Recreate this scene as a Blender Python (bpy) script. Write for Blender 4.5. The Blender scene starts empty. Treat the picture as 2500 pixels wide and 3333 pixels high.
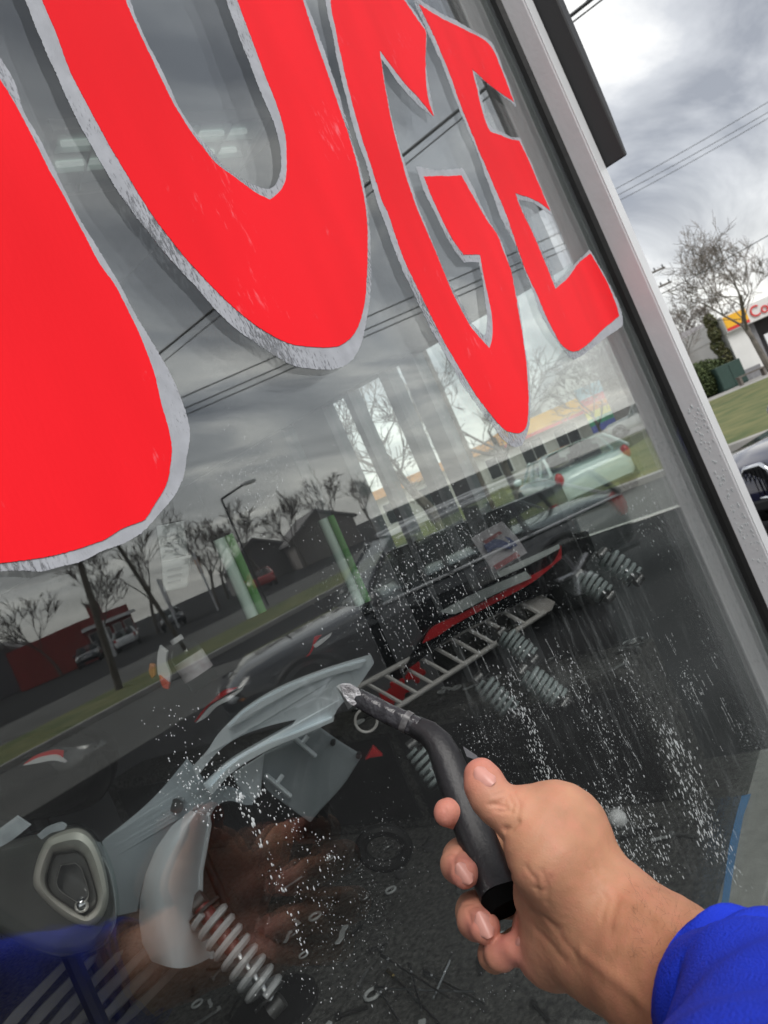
import bpy, bmesh, math, random
import numpy as np
from mathutils import Vector, Matrix
from mathutils.geometry import tessellate_polygon

random.seed(7)
rng = np.random.default_rng(11)
D = bpy.data
SC = bpy.context.scene
COL = SC.collection
R = math.radians

# ------------------------------------------------------------------ camera
ALPHA, ROLL, FPX = R(36), R(23.7), 2471.0          # glass direction, roll, focal length in photo pixels
EYE = Vector((0.0, -0.40, 1.50))
Fw = Vector((math.cos(ALPHA), math.sin(ALPHA), 0))
r0 = Vector((math.sin(ALPHA), -math.cos(ALPHA), 0))
up = Vector((0, 0, 1))
Rt = r0 * math.cos(ROLL) - up * math.sin(ROLL)
Up = r0 * math.sin(ROLL) + up * math.cos(ROLL)
cam = D.cameras.new('camera')
cam.sensor_fit = 'VERTICAL'; cam.sensor_height = 36.0; cam.sensor_width = 27.0
cam.lens = 36.0 * FPX / 3333.0
cam.clip_start = 0.02; cam.clip_end = 3000
cam.dof.use_dof = True; cam.dof.focus_distance = 0.56; cam.dof.aperture_fstop = 18
camo = D.objects.new('camera', cam); COL.objects.link(camo)
M = Matrix((Rt, Up, -Fw)).transposed().to_4x4(); M.translation = EYE
camo.matrix_world = M
SC.camera = camo

# ------------------------------------------------------------------ world, sun, exposure
W = D.worlds.new('World'); SC.world = W; W.use_nodes = True
nt = W.node_tree; nt.nodes.clear()
def N(t, k, **kw):
    n = t.nodes.new(k)
    for a, b in kw.items(): setattr(n, a, b)
    return n
def L(t, a, b): t.links.new(a, b)
SUN_EL, SUN_AZ = R(46), R(205)                     # azimuth clockwise from +y: the sun stands in front of the shop
out = N(nt, 'ShaderNodeOutputWorld'); bg = N(nt, 'ShaderNodeBackground')
sky = N(nt, 'ShaderNodeTexSky', sky_type='NISHITA', sun_disc=False)
sky.sun_elevation = SUN_EL; sky.sun_rotation = SUN_AZ
tc = N(nt, 'ShaderNodeTexCoord'); sep = N(nt, 'ShaderNodeSeparateXYZ')
L(nt, tc.outputs['Generated'], sep.inputs[0])
mz = N(nt, 'ShaderNodeMath', operation='MAXIMUM'); mz.inputs[1].default_value = 0.0
L(nt, sep.outputs[2], mz.inputs[0])
az = N(nt, 'ShaderNodeMath', operation='ADD'); az.inputs[1].default_value = 0.16
L(nt, mz.outputs[0], az.inputs[0])
dv = N(nt, 'ShaderNodeVectorMath', operation='DIVIDE')
cz = N(nt, 'ShaderNodeCombineXYZ')
for i in range(3): L(nt, az.outputs[0], cz.inputs[i])
L(nt, tc.outputs['Generated'], dv.inputs[0]); L(nt, cz.outputs[0], dv.inputs[1])
mp = N(nt, 'ShaderNodeMapping'); mp.inputs['Rotation'].default_value = (0, 0, R(35)); mp.inputs['Scale'].default_value = (0.55, 1.25, 1)
L(nt, dv.outputs[0], mp.inputs[0])
n1 = N(nt, 'ShaderNodeTexNoise'); n1.inputs['Scale'].default_value = 1.55; n1.inputs['Detail'].default_value = 8; n1.inputs['Roughness'].default_value = 0.55; n1.inputs['Distortion'].default_value = 0.5
L(nt, mp.outputs[0], n1.inputs['Vector'])
cr = N(nt, 'ShaderNodeValToRGB')
e = cr.color_ramp.elements
e[0].position = 0.35; e[0].color = (1.75, 1.83, 2.02, 1)
e[1].position = 0.67; e[1].color = (7.0, 6.9, 6.6, 1)
x = cr.color_ramp.elements.new(0.50); x.color = (3.3, 3.38, 3.52, 1)
L(nt, n1.outputs['Fac'], cr.inputs[0])
mixs = N(nt, 'ShaderNodeMixRGB'); mixs.inputs[0].default_value = 0.93
hr = N(nt, 'ShaderNodeMapRange'); hr.inputs[1].default_value = 0.22; hr.inputs[2].default_value = 0.02; hr.inputs[3].default_value = 0.0; hr.inputs[4].default_value = 0.55
L(nt, mz.outputs[0], hr.inputs[0])                  # the cloud deck thins to a pale rim all round the horizon
rim = N(nt, 'ShaderNodeMixRGB'); rim.inputs[2].default_value = (5.0, 4.85, 4.5, 1)
L(nt, hr.outputs[0], rim.inputs[0]); L(nt, cr.outputs[0], rim.inputs[1])
L(nt, sky.outputs[0], mixs.inputs[1]); L(nt, rim.outputs[0], mixs.inputs[2])
L(nt, mixs.outputs[0], bg.inputs['Color']); bg.inputs['Strength'].default_value = 0.10
L(nt, bg.outputs[0], out.inputs[0])
sl = D.lights.new('sun', 'SUN'); sl.energy = 1.2; sl.angle = R(35); sl.color = (1.0, 0.97, 0.93)
so = D.objects.new('sun', sl); COL.objects.link(so)
sd = Vector((math.sin(SUN_AZ) * math.cos(SUN_EL), math.cos(SUN_AZ) * math.cos(SUN_EL), math.sin(SUN_EL)))
so.rotation_euler = (-sd).to_track_quat('-Z', 'Y').to_euler()
SC.view_settings.view_transform = 'Standard'; SC.view_settings.look = 'None'
SC.view_settings.gamma = 1; SC.view_settings.use_curve_mapping = False
SC.view_settings.exposure = 1.15
SC.render.engine = 'CYCLES'
cy = SC.cycles
cy.use_denoising = True
cy.max_bounces = 10; cy.glossy_bounces = 5; cy.transparent_max_bounces = 40; cy.transmission_bounces = 6
cy.caustics_reflective = False; cy.caustics_refractive = False
cy.sample_clamp_indirect = 6

# ------------------------------------------------------------------ helpers
def direction(sx, sy):
    return Fw * FPX + Rt * (sx - 1250.0) - Up * (sy - 1666.5)
def P(sx, sy, z):                                   # a place seen at (sx, sy), z metres ahead of the eye
    return EYE + direction(sx, sy) * (z / FPX)
def G(sx, sy, y=0.0):                               # where that line of sight meets the plane of the glass
    d = direction(sx, sy); return EYE + d * ((y - EYE.y) / d.y)
def Q(sx, sy, z):                                   # a place seen mirrored in the glass: back in front of the shop
    p = P(sx, sy, z); return Vector((p.x, -p.y, p.z))
def hz(u, z, h=-0.15, mirror=False):                  # metres sideways and ahead of the eye at height h
    p = EYE + Fw * z + r0 * u; p.z = h
    if mirror: p.y = -p.y
    return p

MATS = {}
def mat(name, color, rough=0.6, metal=0.0, var=0.12, vscale=6.0, bump=0.0, bscale=40.0, alpha=1.0, spec=0.5, coat=0.0, color2=None):
    if name in MATS: return MATS[name]
    m = D.materials.new(name); m.use_nodes = True; t = m.node_tree
    b = t.nodes['Principled BSDF']
    b.inputs['Roughness'].default_value = rough; b.inputs['Metallic'].default_value = metal
    b.inputs['Specular IOR Level'].default_value = spec; b.inputs['Coat Weight'].default_value = coat
    b.inputs['Alpha'].default_value = alpha
    tcn = N(t, 'ShaderNodeTexCoord')
    no = N(t, 'ShaderNodeTexNoise'); no.inputs['Scale'].default_value = vscale; no.inputs['Detail'].default_value = 5
    L(t, tcn.outputs['Object'], no.inputs['Vector'])
    mx = N(t, 'ShaderNodeMixRGB')
    c = Vector(color[:3]); c2 = Vector(color2[:3]) if color2 else c * (1 + var)
    lo = c if color2 else c * (1 - var)
    mx.inputs[1].default_value = (*lo, 1); mx.inputs[2].default_value = (*[min(v, 1) for v in c2], 1)
    rp = N(t, 'ShaderNodeValToRGB'); rp.color_ramp.elements[0].position = 0.32; rp.color_ramp.elements[1].position = 0.68
    L(t, no.outputs['Fac'], rp.inputs[0]); L(t, rp.outputs[0], mx.inputs[0])
    L(t, mx.outputs[0], b.inputs['Base Color'])
    if bump:
        nb = N(t, 'ShaderNodeTexNoise'); nb.inputs['Scale'].default_value = bscale; nb.inputs['Detail'].default_value = 4
        L(t, tcn.outputs['Object'], nb.inputs['Vector'])
        bp = N(t, 'ShaderNodeBump'); bp.inputs['Strength'].default_value = bump; bp.inputs['Distance'].default_value = 0.01
        L(t, nb.outputs['Fac'], bp.inputs['Height']); L(t, bp.outputs[0], b.inputs['Normal'])
    MATS[name] = m
    return m

def glass_mat(name, ior=1.5, tint=(0.93, 0.97, 0.95), rough=0.0):
    if name in MATS: return MATS[name]
    m = D.materials.new(name); m.use_nodes = True; t = m.node_tree; t.nodes.clear()
    o = N(t, 'ShaderNodeOutputMaterial'); mx = N(t, 'ShaderNodeMixShader')
    tr = N(t, 'ShaderNodeBsdfTransparent'); tr.inputs[0].default_value = (*tint, 1)
    gl = N(t, 'ShaderNodeBsdfGlossy'); gl.inputs['Roughness'].default_value = rough; gl.inputs[0].default_value = (0.97, 0.99, 0.98, 1)
    fr = N(t, 'ShaderNodeFresnel')
    ge = N(t, 'ShaderNodeNewGeometry'); iv = N(t, 'ShaderNodeMixRGB')     # both faces of a thin pane reflect alike
    iv.inputs[1].default_value = (ior, ior, ior, 1); iv.inputs[2].default_value = (1 / ior, 1 / ior, 1 / ior, 1)
    L(t, ge.outputs['Backfacing'], iv.inputs[0]); L(t, iv.outputs[0], fr.inputs['IOR'])
    L(t, fr.outputs[0], mx.inputs[0]); L(t, tr.outputs[0], mx.inputs[1]); L(t, gl.outputs[0], mx.inputs[2])
    L(t, mx.outputs[0], o.inputs[0])
    MATS[name] = m
    return m

def tag(o, label=None, cat=None, group=None, kind=None):
    if label: o['label'] = label
    if cat: o['category'] = cat
    if group: o['group'] = group
    if kind: o['kind'] = kind
    return o
def thing(name, label, cat, loc=(0, 0, 0), group=None, rotz=0.0):
    o = D.objects.new(name, None); COL.objects.link(o); o.location = loc; o.rotation_euler = (0, 0, rotz)
    o.empty_display_size = 0.05
    return tag(o, label, cat, group)

class MB:
    """collects shapes, then links them as one mesh object"""
    def __init__(s): s.v = []; s.f = []
    def add(s, vs, fs):
        n = len(s.v); s.v += [Vector(p) for p in vs]; s.f += [tuple(i + n for i in f) for f in fs]; return s
    def box(s, a, b):
        (x0, y0, z0), (x1, y1, z1) = a, b
        return s.add([(x0,y0,z0),(x1,y0,z0),(x1,y1,z0),(x0,y1,z0),(x0,y0,z1),(x1,y0,z1),(x1,y1,z1),(x0,y1,z1)],
                     [(0,3,2,1),(4,5,6,7),(0,1,5,4),(1,2,6,5),(2,3,7,6),(3,0,4,7)])
    def tube(s, pts, rad, n=8, closed=False, caps=True):
        pts = [Vector(p) for p in pts]; k = len(pts)
        rad = [rad] * k if isinstance(rad, (int, float)) else rad
        base = len(s.v); prev = None
        for i, p in enumerate(pts):
            if closed: t = pts[(i + 1) % k] - pts[i - 1]
            else: t = pts[min(i + 1, k - 1)] - pts[max(i - 1, 0)]
            t.normalize()
            if prev is None: a = t.orthogonal().normalized()
            else:
                a = prev - t * prev.dot(t)
                a = a.normalized() if a.length > 1e-6 else t.orthogonal().normalized()
            prev = a; b = t.cross(a)
            for j in range(n):
                q = 2 * math.pi * j / n
                s.v.append(p + (a * math.cos(q) + b * math.sin(q)) * rad[i])
        for i in range(k if closed else k - 1):
            for j in range(n):
                i2 = (i + 1) % k
                s.f.append((base + i*n + j, base + i*n + (j+1) % n, base + i2*n + (j+1) % n, base + i2*n + j))
        if caps and not closed:
            s.f.append(tuple(base + j for j in range(n))[::-1]); s.f.append(tuple(base + (k-1)*n + j for j in range(n)))
        return s
    def loft(s, rings, caps=True, closed=True):
        n = len(rings[0]); base = len(s.v)
        for r in rings: s.v += [Vector(p) for p in r]
        for i in range(len(rings) - 1):
            for j in range(n if closed else n - 1):
                j2 = (j + 1) % n
                s.f.append((base + i*n + j, base + i*n + j2, base + (i+1)*n + j2, base + (i+1)*n + j))
        if caps:
            s.f.append(tuple(base + j for j in range(n))[::-1]); s.f.append(tuple(base + (len(rings)-1)*n + j for j in range(n)))
        return s
    def sheet(s, poly, off):
        """a polygon of 3-D points given thickness by the vector off (a vector or one per point)"""
        poly = [Vector(p) for p in poly]; n = len(poly)
        tris = tessellate_polygon([poly]); base = len(s.v)
        offs = off if isinstance(off, list) else [Vector(off)] * n
        s.v += poly + [p + o for p, o in zip(poly, offs)]
        nrm = sum(((poly[t[1]] - poly[t[0]]).cross(poly[t[2]] - poly[t[0]]) for t in tris), Vector())
        flip = nrm.dot(offs[0]) > 0
        for t in tris:
            a = tuple(base + i for i in t); b = tuple(base + n + i for i in t)
            s.f.append(a[::-1] if flip else a); s.f.append(b if flip else b[::-1])
        for i in range(n):
            j = (i + 1) % n; s.f.append((base+i, base+j, base+n+j, base+n+i))
        return s
    def ball(s, c, r, n=10, m=6, sq=(1, 1, 1)):
        rings = []
        for i in range(m + 1):
            th = math.pi * (i + 0.02) / (m + 0.04)
            rings.append([(c[0] + r*sq[0]*math.sin(th)*math.cos(2*math.pi*j/n), c[1] + r*sq[1]*math.sin(th)*math.sin(2*math.pi*j/n), c[2] + r*sq[2]*math.cos(th)) for j in range(n)])
        return s.loft(rings)
    def build(s, name, m, parent=None, local=False, smooth=False, bevel=0.0, kind=None, recalc=True):
        off = Vector((0, 0, 0))
        if parent is not None and not local:
            q = parent
            while q is not None: off = off + q.location; q = q.parent
        me = D.meshes.new(name); me.from_pydata([tuple(p - off) for p in s.v], [], s.f)
        if recalc:
            bm = bmesh.new(); bm.from_mesh(me); bmesh.ops.recalc_face_normals(bm, faces=bm.faces); bm.to_mesh(me); bm.free()
        if smooth:
            for p in me.polygons: p.use_smooth = True
        me.materials.append(m)
        o = D.objects.new(name, me); COL.objects.link(o)
        if parent is not None: o.parent = parent
        if bevel:
            bv = o.modifiers.new('bevel', 'BEVEL'); bv.width = bevel; bv.segments = 2; bv.limit_method = 'ANGLE'; bv.angle_limit = R(40)
        if smooth and bevel == 0:
            try: me.set_sharp_from_angle(angle=R(50))
            except Exception: pass
        if kind: o['kind'] = kind
        return o

def catmull(pts, step=12.0, closed=True, corner=50):
    """smooth closed outline through points; sharp bends stay corners"""
    n = len(pts); pts = [np.array(p, float) for p in pts]; out = []
    def ang(i):
        a = pts[i] - pts[i-1]; b = pts[(i+1) % n] - pts[i]
        c = np.dot(a, b) / (np.linalg.norm(a) * np.linalg.norm(b) + 1e-9)
        return math.degrees(math.acos(max(-1, min(1, c))))
    cor = [ang(i) > corner for i in range(n)]
    for i in range(n if closed else n - 1):
        p1, p2 = pts[i], pts[(i+1) % n]
        t1 = (p2 - p1) if cor[i] else (p2 - pts[i-1]) * 0.5
        t2 = (p2 - p1) if cor[(i+1) % n] else (pts[(i+2) % n] - p1) * 0.5
        ln = np.linalg.norm(p2 - p1); t1n, t2n = np.linalg.norm(t1), np.linalg.norm(t2)
        if t1n > ln: t1 = t1 * ln / t1n
        if t2n > ln: t2 = t2 * ln / t2n
        k = max(1, int(ln / step))
        for j in range(k):
            t = j / k; h00 = 2*t**3-3*t**2+1; h10 = t**3-2*t**2+t; h01 = -2*t**3+3*t**2; h11 = t**3-t**2
            out.append(h00*p1 + h10*t1 + h01*p2 + h11*t2)
    return out

# ------------------------------------------------------------------ materials
ASPH = mat('asphalt_lot', (0.026, 0.026, 0.027), 0.9, spec=0.08, var=0.35, vscale=0.6, bump=0.5, bscale=60)
ROAD = mat('asphalt_road', (0.12, 0.12, 0.115), 0.9, spec=0.1, var=0.12, vscale=0.4, bump=0.3, bscale=60)
CONC = mat('concrete', (0.34, 0.33, 0.31), 0.85, var=0.12, vscale=1.5, bump=0.2)
GRASS = mat('lawn_green', (0.060, 0.090, 0.022), 0.95, vscale=0.9, bump=0.8, bscale=12, color2=(0.17, 0.165, 0.06))
ALU = mat('brushed_aluminium', (0.60, 0.60, 0.615), 0.45, metal=0.0, var=0.06, vscale=9, bump=0.05, bscale=120)
ALU2 = mat('aluminium_face', (0.70, 0.71, 0.72), 0.4, var=0.05, vscale=9)
RUBBER = mat('black_rubber', (0.006, 0.006, 0.006), 0.5, bump=0.05, bscale=120, spec=0.25)
BLACKP = mat('black_panel', (0.012, 0.012, 0.013), 0.6)
BARK = mat('bark', (0.13, 0.115, 0.10), 0.9, var=0.3, vscale=3)
TWIG = mat('twigs', (0.15, 0.13, 0.115), 0.9, var=0.25, vscale=2)
WIRE = mat('cable_black', (0.05, 0.05, 0.05), 0.6)
WALLG = mat('interior_grey', (0.22, 0.225, 0.24), 0.8, var=0.06, vscale=1.0)
CEIL = mat('ceiling_grey', (0.55, 0.56, 0.58), 0.9, var=0.08, vscale=2.0)
CARPET = mat('dark_carpet', (0.020, 0.021, 0.021), 0.95, vscale=85, bump=0.8, bscale=160, color2=(0.105, 0.105, 0.098))
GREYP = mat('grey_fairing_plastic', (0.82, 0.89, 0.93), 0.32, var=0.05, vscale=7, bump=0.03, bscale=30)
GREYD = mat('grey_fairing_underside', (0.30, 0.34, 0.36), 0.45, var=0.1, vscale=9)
CHROME = mat('chrome', (0.75, 0.76, 0.78), 0.12, metal=1.0, var=0.03)
STEEL = mat('steel', (0.55, 0.56, 0.57), 0.28, metal=1.0, var=0.1)
WHITEP = mat('white_paint', (0.70, 0.71, 0.72), 0.5, var=0.06)
REDP = mat('red_plastic', (0.55, 0.02, 0.025), 0.35, var=0.1)
BLACKG = mat('black_gloss', (0.010, 0.010, 0.012), 0.18, coat=0.5)
AMBER = mat('amber_lens', (0.55, 0.20, 0.03), 0.3)
CLEAR = glass_mat('clear_plastic', 1.32, (0.93, 0.96, 0.95), 0.05)
WATERM = None

# ================================================================== SETTING: ground, roads, lawns
def struct(name, mb, m, **k):
    o = mb.build(name, m, **k); o['kind'] = 'structure'; return o
struct('ground', MB().add([(-900,-900,-0.162),(900,-900,-0.162),(900,900,-0.162),(-900,900,-0.162)], [(0,1,2,3)]), ASPH, recalc=False)
struct('side_road', MB().add([(11.0,-12,-0.156),(16.0,-12,-0.156),(17.5,60,-0.156),(12.5,60,-0.156)], [(0,1,2,3)]), ROAD, recalc=False)
struct('service_lane', MB().add([(-60,-15.3,-0.1565),(10.9,-15.3,-0.1565),(10.9,-9.6,-0.1565),(-60,-9.6,-0.1565)], [(0,1,2,3)]), ROAD, recalc=False)
struct('shop_plinth', MB().box((-3.3, -0.0515, -0.2), (1.66, 5.6, -0.031)), CONC)
struct('front_road', MB().add([(-60,-30,-0.154),(60,-30,-0.154),(60,-20.5,-0.154),(-60,-20.5,-0.154)], [(0,1,2,3)]), ROAD, recalc=False)
struct('lane_edge_line', MB().add([(11.0,-12,-0.150),(11.16,-12,-0.150),(12.66,60,-0.150),(12.5,60,-0.150)], [(0,1,2,3)]), mat('road_paint', (0.55,0.54,0.5), 0.8, var=0.3, vscale=8), recalc=False)
struct('front_pavement', MB().box((-8, -0.9, -0.2), (1.655, -0.052, 0.0)), mat('dark_paving', (0.07,0.07,0.068), 0.9, var=0.3, vscale=4, bump=0.4))
lawn = struct('lawn', MB().box((16.28, -9, -0.3), (43, 60, -0.05)), GRASS)
struct('lawn_kerb', MB().box((16.0, -9.28, -0.3), (16.275, 60, -0.02)), CONC, bevel=0.02)
struct('roadside_lawn', MB().box((-40, -20.2, -0.3), (40, -15.6, -0.05)), GRASS)
struct('roadside_kerb', MB().box((-40, -15.595, -0.3), (40, -15.4, -0.03)), CONC, bevel=0.02)
struct('station_forecourt', MB().box((43.004, -30, -0.3), (100, 80, -0.09)), CONC)

# ================================================================== SHOP BUILDING
GX, JX, JX2 = 1.58, 1.58, 1.642                     # right end of the glass, jamb
shop = thing('shop_building', 'grey shop whose big corner window is being scraped clean', 'building', (0, 2.5, 0))
MB().box((-3.2, 0.03, 2.45), (1.58, 5.5, 2.60)).build('ceiling', CEIL, shop)
MB().box((-3.2, 5.5, 0), (1.62, 5.6, 2.6)).build('back_wall', WALLG, shop)
MB().box((-3.3, -0.05, 0), (-3.202, 5.6, 2.6)).build('party_wall', WALLG, shop)
MB().box((-3.2, 0.03, -0.03), (1.60, 5.5, 0.02)).build('floor', CARPET, shop)
MB().box((-3.2, -0.05, 2.70), (1.642, 0.03, 3.3)).build('fascia', WALLG, shop)
MB().box((1.585, 0.10, 1.82), (1.64, 5.5, 2.7)).build('header_wall', WALLG, shop)
MB().box((1.585, 0.05, 0.02), (1.64, 5.5, 0.16)).build('plinth_wall', WALLG, shop)
for a, b in ((0.49, 0.535), (0.575, 0.60), (0.705, 0.722), (0.80, 0.915), (0.955, 5.5)):
    MB().box((1.583, a, 0.162), (1.638, b, 1.818)).build('mullion', WALLG if b - a > 0.08 else mat('mullion_grey', (0.20,0.21,0.22), 0.5), shop)
MB().box((1.584, 0.30, 0.1625), (1.637, 0.4895, 1.40)).build('lower_panel', mat('panel_dark', (0.035,0.037,0.04), 0.5), shop)
for a, b in ((0.535, 0.575), (0.60, 0.705), (0.722, 0.80), (0.915, 0.955)): MB().box((1.585, a + .0005, 0.1625), (1.636, b - .0005, 1.40)).build('lower_panel', mat('panel_dark', (0,0,0)), shop)
for a, b in ((0.06, 0.126), (0.126, 0.2995), (0.30, 0.49), (0.535, 0.575), (0.60, 0.705), (0.722, 0.80), (0.915, 0.955)):
    MB().box((1.606, a + 0.001, 0.163 if b < .299999 else 1.401), (1.612, b - 0.001, 1.8175)).build('side_pane', glass_mat('side_glass_tinted', 1.35, (0.93, 0.97, 0.955)) if b > 0.13 else glass_mat('side_glass', 1.35, (0.95, 0.98, 0.97)), shop)
# black curved canopy edge above the corner
prof = [(1.645, 1.955), (1.664, 1.96), (1.684, 2.06), (1.699, 2.20), (1.709, 2.4), (1.718, 2.75), (1.726, 3.3), (1.645, 3.3)]
MB().loft([[(x, y, z) for x, z in prof] for y in (-0.10, 5.6)]).build('canopy', BLACKP, shop, bevel=0.003)

# corner window: frame and double glazing
win = thing('shop_window', 'large double glazed shop window in a grey aluminium frame', 'window', (0, 0, 0.1))
GLASS = glass_mat('window_glass', 1.5, (0.985, 0.99, 0.987)); COATED = glass_mat('coated_glass', 1.9, (0.985, 0.99, 0.987))
MB().box((-3.19, 0.0, 0.45), (JX - 0.001, 0.006, 2.69)).build('outer_pane', COATED, win)
MB().box((-3.19, 0.0187, 0.45), (JX - 0.001, 0.0247, 2.69)).build('inner_pane', GLASS, win)
jm = MB().box((JX + 0.0, -0.056, 0.03), (JX2 - 0.0, 0.062, 2.72)).build('jamb', ALU, win, bevel=0.0025)
MB().box((JX2 - 0.060, -0.0585, 0.03), (JX2 - 0.002, -0.0565, 2.72)).build('cover_strip', ALU2, jm, bevel=0.0007)
# slightly wavy rubber gasket
gk = []
for i in range(120):
    z = 0.46 + i * 0.019; w = 0.0004 * math.sin(i * 0.23) + 0.00035 * math.sin(i * 0.71) + 0.00012 * rng.normal()
    gk.append([(JX - 0.010 + w, -0.0005, z), (JX - 0.009 + w, -0.010, z), (JX - 0.003, -0.018 + w, z), (JX - 0.0003, -0.018, z), (JX - 0.0003, -0.0005, z)])
MB().loft(gk).build('gasket', RUBBER, win)
MB().box((JX - 0.012, 0.0063, 0.46), (JX - 0.0006, 0.0184, 2.69)).build('spacer_bar', mat('spacer', (0.30,0.33,0.33), 0.4), win)
MB().box((-3.19, -0.05, 0.03), (JX - 0.0005, 0.03, 0.448)).build('sill', ALU, win, bevel=0.004)

# ================================================================== PAINTED LETTERS
def redpaint():
    m = mat('red_window_paint', (0.93, 0.012, 0.024), 0.55, var=0.0, spec=0.14)
    t = m.node_tree; b = t.nodes['Principled BSDF']
    for l in list(b.inputs['Base Color'].links): t.links.remove(l)
    tcn = N(t, 'ShaderNodeTexCoord')
    a = N(t, 'ShaderNodeTexNoise'); a.inputs['Scale'].default_value = 9; a.inputs['Detail'].default_value = 3
    bb = N(t, 'ShaderNodeTexNoise'); bb.inputs['Scale'].default_value = 70; bb.inputs['Detail'].default_value = 6; bb.inputs['Roughness'].default_value = 0.7
    mpn = N(t, 'ShaderNodeMapping'); mpn.inputs['Scale'].default_value = (1.6, 1, 0.5); mpn.inputs['Rotation'].default_value = (0, R(20), 0)
    L(t, tcn.outputs['Object'], mpn.inputs[0]); L(t, mpn.outputs[0], bb.inputs['Vector']); L(t, tcn.outputs['Object'], a.inputs['Vector'])
    mu = N(t, 'ShaderNodeMath', operation='MULTIPLY'); L(t, a.outputs['Fac'], mu.inputs[0]); L(t, bb.outputs['Fac'], mu.inputs[1])
    rp = N(t, 'ShaderNodeValToRGB'); rp.color_ramp.elements[0].position = 0.365; rp.color_ramp.elements[1].position = 0.44
    rp.color_ramp.elements[1].color = (0.6, 0.6, 0.6, 1)
    L(t, mu.outputs[0], rp.inputs[0])
    mx = N(t, 'ShaderNodeMixRGB'); mx.inputs[1].default_value = (1.0, 0.012, 0.022, 1); mx.inputs[2].default_value = (0.98, 0.20, 0.23, 1)
    L(t, rp.outputs[0], mx.inputs[0])
    # broad brush passes, a little thinner or thicker
    c = N(t, 'ShaderNodeTexNoise'); c.inputs['Scale'].default_value = 5; c.inputs['Detail'].default_value = 2
    L(t, mpn.outputs[0], c.inputs['Vector'])
    hv = N(t, 'ShaderNodeMixRGB', blend_type='MULTIPLY'); hv.inputs[0].default_value = 1
    rr = N(t, 'ShaderNodeValToRGB'); rr.color_ramp.elements[0].color = (0.88, 0.75, 0.75, 1); rr.color_ramp.elements[1].color = (1, 1, 1, 1); rr.color_ramp.elements[0].position = 0.35; rr.color_ramp.elements[1].position = 0.6
    L(t, c.outputs['Fac'], rr.inputs[0]); L(t, mx.outputs[0], hv.inputs[1]); L(t, rr.outputs[0], hv.inputs[2])
    L(t, hv.outputs[0], b.inputs['Base Color'])
    bp = N(t, 'ShaderNodeBump'); bp.inputs['Strength'].default_value = 0.12; bp.inputs['Distance'].default_value = 0.002
    L(t, bb.outputs['Fac'], bp.inputs['Height']); L(t, bp.outputs[0], b.inputs['Normal'])
    return m
def greypaint():
    m = mat('grey_outline_paint', (0.40, 0.415, 0.45), 0.6, var=0.10, vscale=60)
    t = m.node_tree; b = t.nodes['Principled BSDF']
    tcn = N(t, 'ShaderNodeTexCoord')
    a = N(t, 'ShaderNodeTexNoise'); a.inputs['Scale'].default_value = 420; a.inputs['Detail'].default_value = 5; a.inputs['Roughness'].default_value = 0.65
    c = N(t, 'ShaderNodeTexNoise'); c.inputs['Scale'].default_value = 6; c.inputs['Detail'].default_value = 2
    mpn = N(t, 'ShaderNodeMapping'); mpn.inputs['Scale'].default_value = (1, 1, 0.35); mpn.inputs['Rotation'].default_value = (0, R(35), 0)
    L(t, tcn.outputs['Object'], mpn.inputs[0]); L(t, mpn.outputs[0], a.inputs['Vector']); L(t, tcn.outputs['Object'], c.inputs['Vector'])
    s1 = N(t, 'ShaderNodeMath', operation='MULTIPLY_ADD'); s1.inputs[1].default_value = 1.0
    sc = N(t, 'ShaderNodeMath', operation='MULTIPLY'); sc.inputs[1].default_value = 1.7
    L(t, c.outputs['Fac'], sc.inputs[0]); L(t, a.outputs['Fac'], s1.inputs[0]); L(t, sc.outputs[0], s1.inputs[2])
    rp = N(t, 'ShaderNodeValToRGB'); rp.color_ramp.elements[0].position = 0.0; rp.color_ramp.elements[1].position = 1.0
    mr = N(t, 'ShaderNodeMapRange'); mr.inputs[1].default_value = 1.47; mr.inputs[2].default_value = 1.62; mr.inputs[3].default_value = 1.0; mr.inputs[4].default_value = 0.22
    L(t, s1.outputs[0], mr.inputs[0]); L(t, mr.outputs[0], b.inputs['Alpha'])
    bp = N(t, 'ShaderNodeBump'); bp.inputs['Strength'].default_value = 0.4; bp.inputs['Distance'].default_value = 0.001
    L(t, a.outputs['Fac'], bp.inputs['Height']); L(t, bp.outputs[0], b.inputs['Normal'])
    return m
RED, OUTL = redpaint(), greypaint()

def jitter(pts, amp, fine):
    n = len(pts); ph = rng.uniform(0, 6.28, 6); res = []
    for i, p in enumerate(pts):
        a = pts[i-1]; b = pts[(i+1) % n]; t = b - a; t = t / (np.linalg.norm(t) + 1e-9); nn = np.array([-t[1], t[0]])
        s = i / n * 2 * math.pi
        w = amp * (math.sin(9*s + ph[0]) + 0.7*math.sin(23*s + ph[1]) + 0.5*math.sin(51*s + ph[2])) / 2.2 + fine * rng.normal()
        res.append(p + nn * w)
    return res
def letter(ch, label, red, outline):
    c = np.mean(np.array(red), axis=0)
    t = thing('painted_letter', label, 'letter', tuple(G(*c)))
    for nm, pts, y0, y1, m, fine, st in (('outline', outline, -0.0001, -0.0004, OUTL, 0.8, 3.4), ('red_fill', red, -0.00045, -0.0009, RED, 0.5, 5.0)):
        q = jitter(catmull(pts, st), 2.4 if nm == 'outline' else 1.2, fine)
        poly = [G(p[0], p[1], y0) for p in q]
        MB().sheet(poly, (0, y1 - y0, 0)).build(nm, m, t, recalc=False)
    return t

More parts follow.
